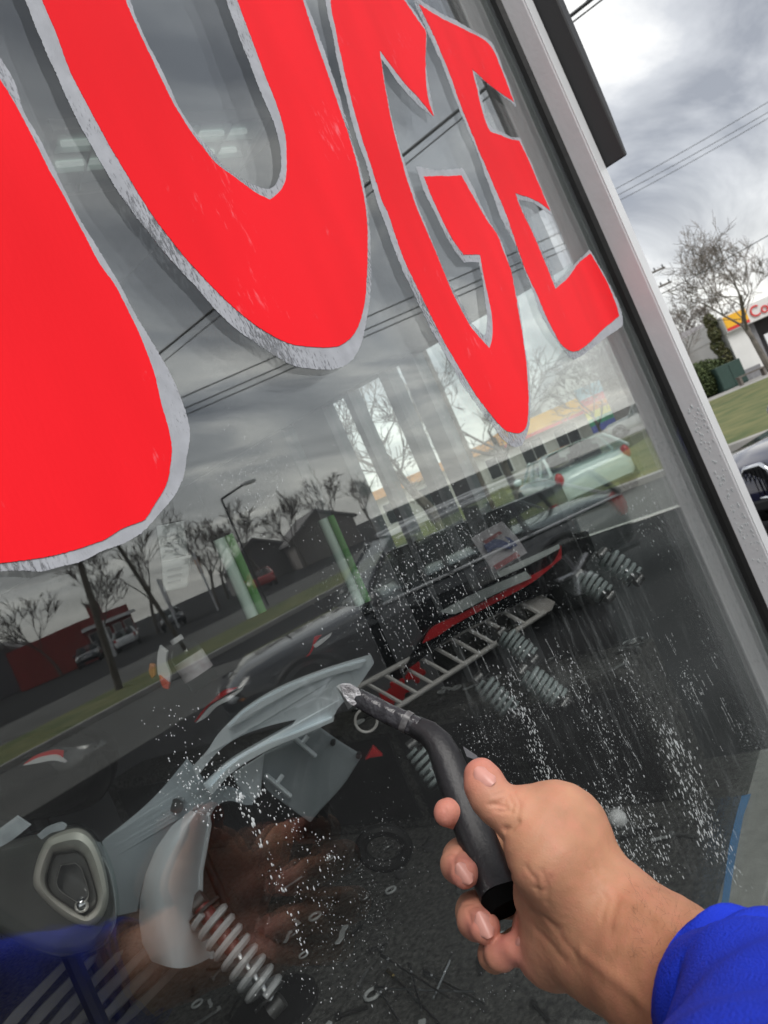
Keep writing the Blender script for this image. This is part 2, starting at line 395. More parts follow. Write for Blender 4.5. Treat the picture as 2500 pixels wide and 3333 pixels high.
H_R = [(-40,190),(0,259),(47,337),(102,439),(157,549),(212,650),(266,752),(321,854),(376,933),(439,1058),(470,1129),(502,1215),(523,1309),(545,1386),(557,1458),(553,1521),(540,1579),(506,1636),(472,1690),(453,1699),(395,1721),(337,1757),(241,1791),(145,1815),(72,1825),(0,1834),(-130,1850),(-210,1800),(-320,1450),(-420,1200),(-640,1290),(-560,1700),(-640,1960),(-900,2000),(-1040,1700),(-1250,700),(-1300,100),(-1150,0),(-1000,60),(-860,720),(-620,610),(-760,0),(-700,-150),(-300,-180),(-180,-60)]
H_O = [(-40,110),(0,184),(47,266),(78,360),(125,447),(168,533),(208,619),(259,713),(306,791),(345,854),(392,933),(439,1019),(486,1097),(533,1176),(554,1217),(583,1284),(608,1352),(618,1415),(608,1482),(598,1545),(569,1608),(530,1656),(472,1723),(424,1757),(386,1776),(337,1793),(260,1829),(193,1846),(135,1861),(72,1858),(0,1863),(-130,1890),(-250,1830),(-360,1470),(-430,1260),(-600,1340),(-520,1720),(-620,2000),(-920,2040),(-1080,1720),(-1290,700),(-1340,80),(-1150,-40),(-970,40),(-830,660),(-660,570),(-800,0),(-720,-190),(-280,-220),(-150,-80)]
U_R = [(137,0),(184,110),(227,227),(298,368),(368,494),(439,611),(517,729),(596,831),(674,917),(752,995),(831,1058),(909,1105),(972,1125),(1089,1129),(1136,1105),(1168,1058),(1187,980),(1195,862),(1195,752),(1187,666),(1168,564),(1136,447),(1089,306),(1034,149),(984,0),(930,-180),(880,-270),(690,-230),(700,-170),(772,0),(815,118),(862,243),(893,321),(917,392),(933,470),(931,580),(913,619),(878,650),(831,627),(768,580),(705,533),(658,478),(611,415),(564,337),(517,243),(470,141),(431,55),(408,0),(340,-180),(300,-230),(60,-240),(60,-190)]
U_O = [(82,0),(125,110),(172,219),(227,345),(290,462),(353,572),(415,666),(478,752),(549,839),(627,925),(705,1011),(784,1082),(862,1136),(940,1183),(1011,1201),(1089,1203),(1144,1176),(1176,1113),(1195,1027),(1207,933),(1205,862),(1203,768),(1195,666),(1176,564),(1144,447),(1101,306),(1046,141),(995,0),(945,-180),(890,-310),(660,-260),(665,-170),(733,0),(772,102),(815,212),(854,313),(886,384),(909,470),(913,541),(897,600),(870,615),(823,600),(776,576),(729,541),(682,486),(627,423),(580,345),(533,243),(486,149),(443,55),(423,0),(360,-180),(310,-270),(10,-280),(10,-190)]
G_R = [(1076,0),(1092,96),(1116,207),(1145,328),(1174,434),(1207,540),(1241,646),(1265,700),(1308,825),(1357,933),(1401,1025),(1455,1129),(1509,1221),(1558,1297),(1612,1367),(1645,1400),(1672,1409),(1694,1408),(1713,1384),(1720,1324),(1718,1242),(1710,1161),(1694,1053),(1677,960),(1661,879),(1639,819),(1618,765),(1574,700),(1538,635),(1501,571),(1440,574),(1379,575),(1410,651),(1433,700),(1471,776),(1509,830),(1562,830),(1574,895),(1588,960),(1599,1015),(1604,1069),(1601,1112),(1593,1134),(1574,1115),(1536,1069),(1504,1015),(1466,939),(1433,857),(1401,781),(1365,700),(1328,598),(1289,458),(1263,338),(1246,241),(1236,164),(1309,260),(1357,313),(1411,379),(1391,309),(1385,207),(1386,106),(1371,82),(1313,0),(1240,-90),(1160,-110),(1090,-70)]
G_O = [(1058,0),(1080,106),(1104,217),(1130,333),(1159,444),(1188,530),(1217,627),(1243,700),(1287,819),(1336,933),(1395,1058),(1450,1156),(1504,1248),(1558,1324),(1601,1384),(1634,1427),(1672,1454),(1699,1449),(1715,1411),(1726,1373),(1727,1297),(1721,1205),(1707,1123),(1694,1036),(1672,928),(1656,857),(1634,792),(1582,700),(1545,622),(1503,546),(1497,550),(1424,554),(1354,542),(1381,622),(1417,700),(1460,787),(1509,855),(1558,854),(1574,933),(1586,1025),(1582,1085),(1574,1093),(1536,1047),(1498,982),(1455,901),(1417,814),(1371,700),(1333,588),(1294,458),(1265,338),(1248,241),(1241,193),(1309,284),(1357,337),(1407,382),(1413,378),(1405,333),(1387,217),(1389,108),(1376,80),(1322,0),(1246,-115),(1155,-135),(1070,-80)]
E_R = [(1362,12),(1434,58),(1511,96),(1593,147),(1636,236),(1673,333),(1617,294),(1569,255),(1535,222),(1550,284),(1569,357),(1593,424),(1627,439),(1661,453),(1689,458),(1728,540),(1791,687),(1743,653),(1675,627),(1699,689),(1743,781),(1775,857),(1808,940),(1851,901),(1884,857),(1922,825),(1960,890),(1987,944),(2008,998),(2016,1028),(1960,1074),(1922,1112),(1884,1139),(1856,1142),(1824,1118),(1786,1047),(1748,960),(1705,863),(1651,709),(1603,593),(1554,477),(1501,347),(1453,212),(1405,100)]
E_O = [(1348,-6),(1362,-2),(1438,46),(1515,84),(1600,140),(1640,234),(1679,347),(1598,282),(1547,243),(1556,284),(1574,352),(1597,413),(1629,430),(1661,446),(1692,447),(1732,538),(1796,699),(1738,663),(1687,651),(1704,687),(1747,776),(1779,848),(1808,922),(1846,892),(1878,850),(1919,811),(1964,888),(1991,942),(2014,996),(2026,1036),(2026,1062),(1960,1107),(1900,1156),(1867,1172),(1851,1161),(1824,1123),(1786,1069),(1753,998),(1721,917),(1677,803),(1632,709),(1588,593),(1545,477),(1501,371),(1463,270),(1424,178),(1386,96),(1347,5)]
letter('H', 'red painted letter H, cut off at the side of the window', H_R, H_O)
letter('U', 'broad red painted letter U with thick grey outline', U_R, U_O)
letter('G', 'red painted letter G ending in a long pointed curve', G_R, G_O)
letter('E', 'narrow red painted letter E beside the window frame', E_R, E_O)

# ================================================================== PERSON: hand, forearm, sleeve
def K(px, py, z): return P(px * 1.507, py * 1.507, z + float(np.interp(z, (0.15, .325, .378, .45, .48, .517, .57), (0, .024, .033, .042, .040, .030, 0))))
RS = 1.045                                           # limb radii for a hand held this far away
def round_cone(X, Y, Z, a, b, ra, rb):
    pa = np.stack([X - a[0], Y - a[1], Z - a[2]], -1); ba = np.array(b) - np.array(a)
    h = np.clip((pa @ ba) / (ba @ ba + 1e-12), 0, 1)
    d = pa - h[..., None] * ba
    return np.sqrt((d * d).sum(-1)) - (ra + (rb - ra) * h)
def smin(a, b, k):
    h = np.clip(0.5 + 0.5 * (b - a) / k, 0, 1)
    return b + (a - b) * h - k * h * (1 - h)
class Field:
    def __init__(s, lo, hi, h):
        s.lo = np.array(lo); s.h = h; s.n = np.ceil((np.array(hi) - s.lo) / h).astype(int) + 1
        s.f = np.full(s.n, 0.08, np.float32)
    def sub(s, pts, m):
        p = np.array(pts); a = np.clip(((p.min(0) - m - s.lo) / s.h).astype(int), 0, s.n - 2); b = np.clip(((p.max(0) + m - s.lo) / s.h).astype(int) + 2, a + 1, s.n)
        sl = tuple(slice(i, j) for i, j in zip(a, b))
        g = np.meshgrid(*[s.lo[i] + s.h * np.arange(a[i], b[i]) for i in range(3)], indexing='ij')
        return sl, g
    def cone(s, a, b, ra, rb, k):
        ra, rb = ra * RS, rb * RS
        sl, (X, Y, Z) = s.sub([a, b], max(ra, rb) + 0.03)
        s.f[sl] = smin(s.f[sl], round_cone(X, Y, Z, a, b, ra, rb).astype(np.float32), k)
    def chain(s, pts, rads, k):
        for i in range(len(pts) - 1): s.cone(pts[i], pts[i+1], rads[i], rads[i+1], k)
def surface_nets(F, lo, h):
    S = F < 0; n = np.array(F.shape) - 1
    c = np.zeros(n, int)
    for i in (0, 1):
        for j in (0, 1):
            for k in (0, 1): c += S[i:n[0]+i, j:n[1]+j, k:n[2]+k]
    act = (c > 0) & (c < 8); idx = -np.ones(n, int); cells = np.argwhere(act); idx[act] = np.arange(len(cells))
    acc = np.zeros((len(cells), 3)); cnt = np.zeros(len(cells))
    cr_ = [(i, j, k) for i in (0, 1) for j in (0, 1) for k in (0, 1)]
    for p in cr_:
        for ax in range(3):
            if p[ax]: continue
            q = list(p); q[ax] = 1
            a = F[tuple((cells + p).T)]; b = F[tuple((cells + q).T)]
            m = (a < 0) != (b < 0); t = np.where(m, a / np.where(m, a - b, 1), 0)
            pos = np.array(p, float)[None] + t[:, None] * (np.array(q) - np.array(p))[None]
            acc[m] += pos[m]; cnt[m] += 1
    v = lo + h * (cells + acc / cnt[:, None]); faces = []
    for ax in range(3):
        o1, o2 = [(1, 2), (2, 0), (0, 1)][ax]
        sl0 = [slice(1, m) for m in n]; sl1 = [slice(1, m) for m in n]; sl0[ax] = slice(0, n[ax]); sl1[ax] = slice(1, n[ax] + 1)
        A = S[tuple(sl0)]; B = S[tuple(sl1)]
        e = np.argwhere(A != B); e[:, o1] += 1; e[:, o2] += 1
        inside = S[tuple(e.T)]
        d1 = np.zeros(3, int); d1[o1] = 1; d2 = np.zeros(3, int); d2[o2] = 1
        q = np.stack([idx[tuple((e - d1 - d2).T)], idx[tuple((e - d2).T)], idx[tuple(e.T)], idx[tuple((e - d1).T)]], 1)
        q[~inside] = q[~inside][:, ::-1]; faces.append(q[(q >= 0).all(1)])
    return v, np.concatenate(faces)

HS = 0.0011
lo = np.array([9, 9, 9.]); hi = -lo
palm_pts = [K(1330,2020,.40), K(1180,1790,.39), K(1000,1700,.50), K(900,1760,.47), K(1050,2150,.44), K(1650,2300,.27), K(1250,1700,.47), K(1560,1950,.34), K(1250,2150,.43)]
for p in palm_pts: lo = np.minimum(lo, p); hi = np.maximum(hi, p)
lo -= 0.045; hi += 0.045
palm = Field(lo, hi, HS)
# forearm and wrist
palm.chain([K(1660,2245,.300), K(1560,2160,.325), K(1430,2070,.352), K(1325,1985,.378), K(1265,1945,.392)], [.0285, .0285, .0272, .0258, .0265], .012)
palm.chain([K(1530,2205,.320), K(1400,2130,.350), K(1300,2070,.378), K(1230,2030,.398)], [.022, .021, .0205, .020], .014)
# wrist tendons
palm.chain([K(1440,2150,.328), K(1330,2040,.360), K(1270,1985,.376)], [.006, .0055, .007], .010)
# palm body behind the handle, to the row of knuckles
mc = {'i': K(1215,1765,.448), 'm': K(1195,1850,.452), 'r': K(1190,1935,.446), 'p': K(1185,2015,.434)}
for k_, rr in (('i', .0155), ('m', .0155), ('r', .0150), ('p', .0135)):
    palm.cone(K(1275,1960,.40), mc[k_], .021, rr, .014)
palm.cone(mc['i'], mc['m'], .0145, .0145, .012); palm.cone(mc['m'], mc['r'], .0145, .014, .012); palm.cone(mc['r'], mc['p'], .014, .013, .012)
# ball of the thumb and heel of the hand
palm.chain([K(1262,1930,.386), K(1190,1850,.384), K(1165,1810,.388)], [.0235, .0205, .0170], .014)
palm.chain([K(1238,1808,.396), K(1185,1775,.396), K(1130,1760,.396)], [.0190, .0158, .0118], .012)
palm.cone(K(1215,1775,.402), K(1225,1880,.400), .0190, .0225, .016)
palm.chain([K(1265,2020,.394), K(1195,2045,.410), K(1170,2010,.420)], [.0225, .0185, .0150], .014)
palm.cone(K(1165,1935,.402), K(1200,1985,.402), .0130, .0165, .014)
# thumb: knuckle, bend, tip
thumb = Field(lo, hi, HS)
thumb.chain([K(1180,1768,.396), K(1125,1756,.395), K(1078,1742,.397), K(1058,1720,.400), K(1045,1690,.405), K(1038,1672,.409)], [.0138, .0112, .0100, .0100, .0100, .0086], .006)
def finger(*seg):
    f = Field(lo, hi, HS); f.chain([K(*s[:3]) for s in seg], [s[3] for s in seg], .006); return f.f
fingers = [
    finger((1215,1765,.448,.0150), (1110,1748,.482,.0112), (1030,1752,.480,.0092), (985,1754,.470,.0092), (966,1755,.462,.0088)),
    finger((1195,1850,.452,.0150), (1085,1822,.488,.0112), (1020,1832,.485,.0095), (994,1850,.470,.0100), (990,1868,.452,.0100), (1004,1886,.437,.0088)),
    finger((1190,1935,.446,.0145), (1110,1940,.478,.0110), (1045,1955,.470,.0096), (1024,1968,.450,.0104), (1028,1986,.434,.0103), (1047,2003,.420,.0090)),
    finger((1185,2015,.434,.0130), (1120,2045,.452,.0100), (1075,2058,.442,.0088), (1068,2062,.428,.0086), (1082,2060,.416,.0082), (1108,2046,.409,.0072))]
F_ = smin(palm.f, thumb.f, .007)
H_ = F_.copy()
for f in fingers: H_ = np.minimum(H_, smin(F_, f, .005))
hv, hf = surface_nets(H_, lo, HS)
# vertex smoothing and creases
me = D.meshes.new('hand'); me.from_pydata([tuple(p) for p in hv], [], [tuple(q) for q in hf])
bm = bmesh.new(); bm.from_mesh(me)
for _ in range(3): bmesh.ops.smooth_vert(bm, verts=bm.verts, factor=0.5, use_axis_x=True, use_axis_y=True, use_axis_z=True)
bmesh.ops.recalc_face_normals(bm, faces=bm.faces)
bm.normal_update()
co = np.array([v.co for v in bm.verts]); nn = np.array([v.normal for v in bm.verts])
toeye = np.array(EYE) - co; toeye /= np.linalg.norm(toeye, axis=1)[:, None]; facing = (nn * toeye).sum(1)
def polydist(pts):
    d = np.full(len(co), 9.0)
    for a, b in zip(pts[:-1], pts[1:]): d = np.minimum(d, round_cone(co[:,0], co[:,1], co[:,2], a, b, 0, 0))
    return d
disp = np.zeros(len(co))
def surf(px, py):                                  # nearest skin point under a line of sight
    d = np.array(direction(px*1.507, py*1.507).normalized()); r = co - np.array(EYE)
    t = r @ d; q = np.linalg.norm(r - t[:, None]*d, axis=1); m = np.where(q < 0.0022)[0]
    return Vector(co[m[np.argmin(t[m])]]) if len(m) else K(px, py, .40)
def crease(pts, depth, w):
    global disp
    disp -= depth * np.exp(-(polydist([surf(*p) for p in pts]) / w) ** 2)
crease([(1058,1735),(1072,1730),(1088,1722)], .0005, .0012)
crease([(1052,1744),(1070,1742),(1092,1735)], .0006, .0012)
crease([(1060,1752),(1078,1752),(1096,1748)], .0004, .0011)
crease([(1082,1795),(1098,1786),(1112,1770)], .0010, .0018)
crease([(1078,1815),(1082,1850),(1095,1890)], .0005, .0020)
crease([(1140,1975),(1170,1990),(1200,2010)], .0004, .0022)
crease([(1150,2010),(1180,2040),(1210,2080)], .0004, .0026)
crease([(1165,1985),(1205,2030),(1235,2065)], .0003, .0022)
crease([(1150,1925),(1175,1935),(1190,1905)], .0004, .0016)
crease([(1000,1828),(975,1846),(978,1870)], .0005, .0016)
crease([(1035,1948),(1005,1960),(1010,1990)], .0005, .0016)
crease([(1300,1870),(1330,1930),(1310,2000)], .0004, .0025)
crease([(1285,1880),(1305,1935),(1290,1985)], .0003, .0014)
for k_ in range(5): crease([(1054 + 5*k_, 1700 + 13*k_), (1070 + 5*k_, 1697 + 12*k_), (1086 + 5*k_, 1690 + 11*k_)], .00022, .0008)
crease([(1110,1705),(1120,1730),(1112,1760)], .0003, .0013); crease([(1098,1706),(1104,1730),(1098,1752)], .0003, .0012)
crease([(1130,1880),(1150,1905),(1162,1940)], .0004, .0015); crease([(1170,1890),(1185,1925),(1180,1960)], .0003, .0014)
crease([(958,1845),(968,1838),(985,1835)], .0004, .0011); crease([(985,1955),(1000,1948),(1018,1945)], .0004, .0011)
crease([(955,1740),(958,1755),(955,1770)], .0002, .0010)
disp += .0007 * np.exp(-(polydist([surf(1250,2060), surf(1320,2110), surf(1380,2170)]) / .0035) ** 2)     # raised tendon and vein
disp += .0005 * np.exp(-(polydist([surf(1310,1900), surf(1400,1960), surf(1470,2030)]) / .0030) ** 2)
nz = np.sin(co @ np.array([310., 190., 260.])) * np.sin(co @ np.array([-210., 330., 170.]))
disp += 0.00012 * nz
co2 = co + nn * (1.45 * disp)[:, None]
for v, p in zip(bm.verts, co2): v.co = p
bm.to_mesh(me); bm.free()
for p in me.polygons: p.use_smooth = True
# natural skin tint: pinker finger ends and knuckles
tips = [K(966,1756,.462), K(1004,1886,.437), K(1046,2004,.420), K(1108,2046,.409), K(1038,1672,.409)]
pink = np.zeros(len(co))
for t_ in tips: pink = np.maximum(pink, np.exp(-(np.linalg.norm(co - np.array(t_), axis=1) / .017) ** 2))
for t_ in fingers: pass
pink = np.maximum(pink, 0.35 * np.exp(-(polydist([K(1140,2000,.41), K(1200,2040,.40)]) / .02) ** 2))
ca = me.color_attributes.new('pink', 'FLOAT_COLOR', 'POINT')
arr = np.ones((len(co), 4), np.float32); tan_ = np.clip(((co - np.array(K(1290,1960,.39))) @ np.array((K(1560,2150,.325) - K(1290,1960,.39)).normalized()) + .02) / .10, 0, 1); arr[:, 0] = pink; arr[:, 1] = tan_; arr[:, 2] = 0; ca.data.foreach_set('color', arr.ravel())
SKIN = mat('skin', (0.51, 0.265, 0.16), 0.55, var=0.13, vscale=38, bump=0.14, bscale=900, spec=0.35)
t = SKIN.node_tree; b = t.nodes['Principled BSDF']
src = b.inputs['Base Color'].links[0].from_socket
at = N(t, 'ShaderNodeAttribute', attribute_name='pink'); mx = N(t, 'ShaderNodeMixRGB'); mx.inputs[2].default_value = (0.60, 0.22, 0.18, 1)
sc_ = N(t, 'ShaderNodeSeparateColor'); L(t, at.outputs['Color'], sc_.inputs[0])
mt = N(t, 'ShaderNodeMixRGB'); mt.inputs[2].default_value = (0.40, 0.185, 0.10, 1)   # the arm is more tanned than the palm
L(t, sc_.outputs[1], mt.inputs[0]); L(t, src, mt.inputs[1])
L(t, sc_.outputs[0], mx.inputs[0]); L(t, mt.outputs[0], mx.inputs[1]); L(t, mx.outputs[0], b.inputs['Base Color'])
rb_ = N(t, 'ShaderNodeTexNoise'); rb_.inputs['Scale'].default_value = 17; rb_.inputs['Detail'].default_value = 5; rb_.inputs['Roughness'].default_value = 0.65
rl = N(t, 'ShaderNodeMapRange'); rl.inputs[1].default_value = 0.42; rl.inputs[2].default_value = 0.68; rl.inputs[4].default_value = 0.55
bl2 = N(t, 'ShaderNodeMixRGB'); bl2.inputs[2].default_value = (0.56, 0.235, 0.155, 1)
L(t, rb_.outputs['Fac'], rl.inputs[0]); L(t, rl.outputs[0], bl2.inputs[0]); L(t, mx.outputs[0], bl2.inputs[1]); L(t, bl2.outputs[0], b.inputs['Base Color'])
vo = N(t, 'ShaderNodeTexVoronoi', feature='DISTANCE_TO_EDGE'); vo.inputs['Scale'].default_value = 620; wv = N(t, 'ShaderNodeTexNoise'); wv.inputs['Scale'].default_value = 90; wv.inputs['Detail'].default_value = 6
tcs = N(t, 'ShaderNodeTexCoord'); L(t, tcs.outputs['Object'], vo.inputs['Vector']); L(t, tcs.outputs['Object'], wv.inputs['Vector'])
b1_ = N(t, 'ShaderNodeBump'); b1_.inputs['Strength'].default_value = 0.35; b1_.inputs['Distance'].default_value = 0.0004
b2_ = N(t, 'ShaderNodeBump'); b2_.inputs['Strength'].default_value = 0.35; b2_.inputs['Distance'].default_value = 0.0022
L(t, vo.outputs['Distance'], b1_.inputs['Height']); L(t, wv.outputs['Fac'], b2_.inputs['Height']); L(t, b1_.outputs[0], b2_.inputs['Normal']); L(t, b2_.outputs[0], b.inputs['Normal'])
b.inputs['Subsurface Weight'].default_value = 0.10; b.inputs['Subsurface Radius'].default_value = (0.008, 0.003, 0.0015); b.inputs['Subsurface Scale'].default_value = 1.0
person = thing('person', 'bare hand in a bright blue sleeve gripping the black scraper', 'person', (0,0,0))
me.materials.append(SKIN)
ho = D.objects.new('hand', me); COL.objects.link(ho); ho.parent = person
NAIL = mat('fingernail', (0.60, 0.29, 0.235), 0.38, var=0.08, vscale=120)
def nail(c, axis_px, w, l):
    """a curved plate lying on the skin at c, lengthwise towards axis_px"""
    i = np.argmin(np.linalg.norm(co2 - np.array(c), axis=1)); p0 = Vector(co2[i]); n0 = Vector(nn[i])
    m = np.linalg.norm(co2 - np.array(p0), axis=1) < 0.005; n0 = Vector(nn[m].mean(0)).normalized()
    ax = (surf(*axis_px) - p0); ax = (ax - n0 * ax.dot(n0)).normalized(); sd_ = n0.cross(ax)
    rings = []
    for a in np.linspace(-1, 1, 13):
        row = []
        for q in np.linspace(-1, 1, 9):
            hw = w * (1 - 0.35 * max(0, abs(a) - 0.5) ** 2 * 4) 
            hl = l * math.sqrt(max(0.05, 1 - 0.55 * abs(q) ** 2.4))
            row.append(p0 + sd_ * (q * hw) + ax * (a * hl) - n0 * (0.0040 * q * q * w / 0.0055 + 0.0006 * a * a) + n0 * 0.0009)
        rings.append(row)
    MB().loft(rings, caps=False, closed=False).build('fingernail', NAIL, person, smooth=True, recalc=False)
nail(surf(1044,1668), (1024,1652), .0072, .0070)
nail(surf(996,1890), (1010,1905), .0056, .0070)
nail(surf(1041,1990), (1058,2008), .0060, .0076)
nail(surf(1112,2034), (1122,2020), .0042, .0046)
hm = MB(); hg = np.random.default_rng(4)
dirA = (K(1560,2060,.33) - K(1380,1930,.38)).normalized()
for _ in range(230):
    p = surf(hg.uniform(1350, 1560), hg.uniform(1880, 2080))
    i = int(np.argmin(np.linalg.norm(co2 - np.array(p), axis=1)))
    if np.linalg.norm(co2[i] - np.array(p)) > .003: continue
    p = Vector(co2[i]); n0 = Vector(nn[i]); dd = (-dirA * .5 + Vector(hg.normal(0, .5, 3)) + n0 * .5).normalized(); l_ = hg.uniform(.003, .008)
    hm.tube([p, p + dd*l_*.5 + n0*.0004, p + dd*l_], [.00004, .000035, .000015], 3, caps=False)
hm.build('arm_hair', mat('arm_hair', (0.13,0.07,0.045), 0.6), person, recalc=False)
# sleeve: a cuffed tube with soft folds
SLEEVE = mat('blue_sleeve', (0.010, 0.038, 0.56), 0.75, var=0.14, vscale=22, bump=0.35, bscale=900, spec=0.25)
axp = [K(1562,2150,.327), K(1605,2185,.317), K(1658,2226,.305), K(1722,2300,.280), K(1790,2430,.245), K(1860,2640,.20), K(1940,2950,.16)]
axs = [axp[0]]
for a, b_ in zip(axp[:-1], axp[1:]):
    for q in range(1, 7): axs.append(a.lerp(b_, q / 6))
rings = []
def sl_ring(c, t_, rad, i, ph):
    a = Up - t_ * Up.dot(t_); a.normalize(); b2 = t_.cross(a); row = []
    for j in range(48):
        q = 2 * math.pi * j / 48
        fold = 0.0024 * math.sin(3*q + 0.35*i) + 0.0022 * math.sin(5*q - 0.5*i + 1) * math.sin(0.4*i) + 0.0012 * math.sin(0.8*i + 2*q)
        row.append(c + (a * math.cos(q) + b2 * math.sin(q)) * (rad + fold * ph) + t_ * (0.0025 * math.sin(2*q + 0.6) * max(0, 1 - i / 4)))
    return row
tt = (axs[3] - axs[0]).normalized()
for s_ in (0.03, 0.015, 0.004): rings.append(sl_ring(axs[0] + tt * s_, tt, 0.0384, 0, 0.3))
rings.append(sl_ring(axs[0] - tt * 0.0005, tt, 0.0394, 0, 0.7))
for i, c in enumerate(axs):
    t_ = (axs[min(i+1, len(axs)-1)] - axs[max(i-1, 0)]).normalized()
    rings.append(sl_ring(c, t_, 0.0412 + 0.0006 * i, i, 1.0))
MB().loft(rings, caps=False).build('sleeve', SLEEVE, person, smooth=True)

cf_ = [Vector(p) for p in sl_ring(axs[0] + tt * 0.016, tt, 0.0419, 1, 1.0)]
MB().tube(cf_, 0.0007, 5, closed=True).build('cuff_seam', mat('seam_blue', (0.005, 0.02, 0.30), 0.8), person, smooth=True)
# ================================================================== SCRAPER
scr = thing('window_scraper', 'black angled hand scraper with wet white blade end touching the glass', 'scraper', tuple(K(935,1595,.50)))
SCRAP = mat('scraper_rubber', (0.013, 0.0125, 0.0145), 0.42, spec=0.35, var=0.2, vscale=55, bump=0.08, bscale=300)
def oval_loft(pts, rx, ry, side, n=24):
    rings = []
    for i, p in enumerate(pts):
        t_ = (pts[min(i+1, len(pts)-1)] - pts[max(i-1, 0)]).normalized()
        a = side - t_ * side.dot(t_); a.normalize(); b2 = t_.cross(a)
        rings.append([p + a * (rx[i] * math.copysign(abs(math.cos(q))**0.8, math.cos(q))) + b2 * (ry[i] * math.copysign(abs(math.sin(q))**0.8, math.sin(q))) for q in [2*math.pi*j/n for j in range(n)]])
    return rings
hp = [K(*p) for p in ((898,1570,.517), (925,1583,.508), (948,1606,.500), (965,1640,.491), (985,1695,.480), (1012,1765,.466), (1040,1835,.452), (1068,1905,.437), (1080,1932,.431))]
hrx = [1.0*w for w in (.0080, .0086, .0098, .0112, .0120, .0124, .0126, .0126, .0128)]
hry = [1.0*w for w in (.0070, .0078, .0092, .0105, .0115, .0118, .0118, .0118, .0120)]
MB().loft(oval_loft(hp, hrx, hry, Rt)).build('handle', SCRAP, scr, smooth=True)
# solid handle end, painted near-black for the shade inside the open hollow
ep = [K(*p) for p in ((1079,1930,.4313), (1097,1965,.4245))]
MB().loft(oval_loft(ep, [.0128, .0125], [.0119, .0117], Rt)).build('hollow_shade', mat('hollow_shade_black', (0.003,0.003,0.003), 0.95, spec=0.05), scr, smooth=True)
np_ = [K(*p) for p in ((772,1506,.560), (800,1522,.550), (840,1543,.537), (880,1561,.523), (905,1573,.5145))]
MB().loft(oval_loft(np_, [.0068, .0074, .0074, .0074, .0075], [.0052, .0058, .0060, .0064, .0066], Up)).build('neck', mat('wet_black', (0.028, 0.027, 0.031), 0.25, var=0.5, vscale=60, bump=0.25, bscale=160), scr, smooth=True)
MB().loft(oval_loft([K(872,1556,.5255), K(884,1563,.5215)], [.0080, .0081], [.0070, .0070], Up)).build('collar', mat('worn_collar', (0.09, 0.088, 0.09), 0.35, var=0.6, vscale=200), scr, smooth=True)
bl = [K(*p) for p in ((733,1478,.569), (741,1475,.567), (757,1476,.564), (774,1486,.560), (780,1500,.559), (772,1512,.560), (762,1522,.562), (750,1514,.566), (740,1500,.568))]
MB().sheet(bl, Fw * -0.006 + Rt * 0.001).build('blade_holder', mat('wet_white', (0.66, 0.66, 0.68), 0.25, vscale=150, bump=0.5, bscale=400, color2=(0.20, 0.19, 0.20)), scr, bevel=0.0012)
b1 = [K(733,1477,.5695), K(728,1483,.5695), K(752,1532,.568), K(762,1524,.564)]
MB().sheet(b1, Fw * -0.0008).build('blade', STEEL, scr)
# thin flap of film on the handle behind the thumb
MB().sheet([K(1000,1612,.487), K(1030,1632,.480), K(1036,1644,.478), K(1008,1634,.484)], Fw * 0.0006).build('film_scrap', mat('film', (0.12,0.12,0.13), 0.2), scr)

# ================================================================== SHOP DISPLAY BEHIND THE GLASS
PT = 0.74                                            # height of the carpeted display ledge
ledge = thing('display_ledge', 'dark carpeted display ledge behind the window with pale front edge', 'ledge', (0, 1.2, 0.0))
MB().box((-2.9, 0.105, 0.021), (1.565, 2.4, PT)).build('carpet', CARPET, ledge, bevel=0.004)
MB().box((-2.9, 0.034, 0.021), (1.565, 0.1045, PT + 0.002)).build('front_edge', mat('pale_terrazzo', (0.42, 0.43, 0.40), 0.7, var=0.16, vscale=45), ledge, bevel=0.003)
tape = [G(2425,2598,0.03), G(2446,2612,0.03), G(2388,2870,0.03), G(2362,2900,0.03)]
def onledge(sx, sy, h=PT):
    d = direction(sx, sy); return EYE + d * ((h - EYE.z) / d.z)
tp = [onledge(2418,2600), onledge(2448,2592), onledge(2424,2660), onledge(2394,2820), onledge(2374,2960), onledge(2352,2960), onledge(2378,2760), onledge(2404,2650)]
tag(MB().sheet([(p.x, p.y, PT + 0.0045) for p in tp], (0, 0, 0.0012)).build('masking_tape', mat('blue_tape', (0.05, 0.27, 0.62), 0.6, var=0.1)), 'strip of blue masking tape stuck along the pale ledge edge', 'tape')

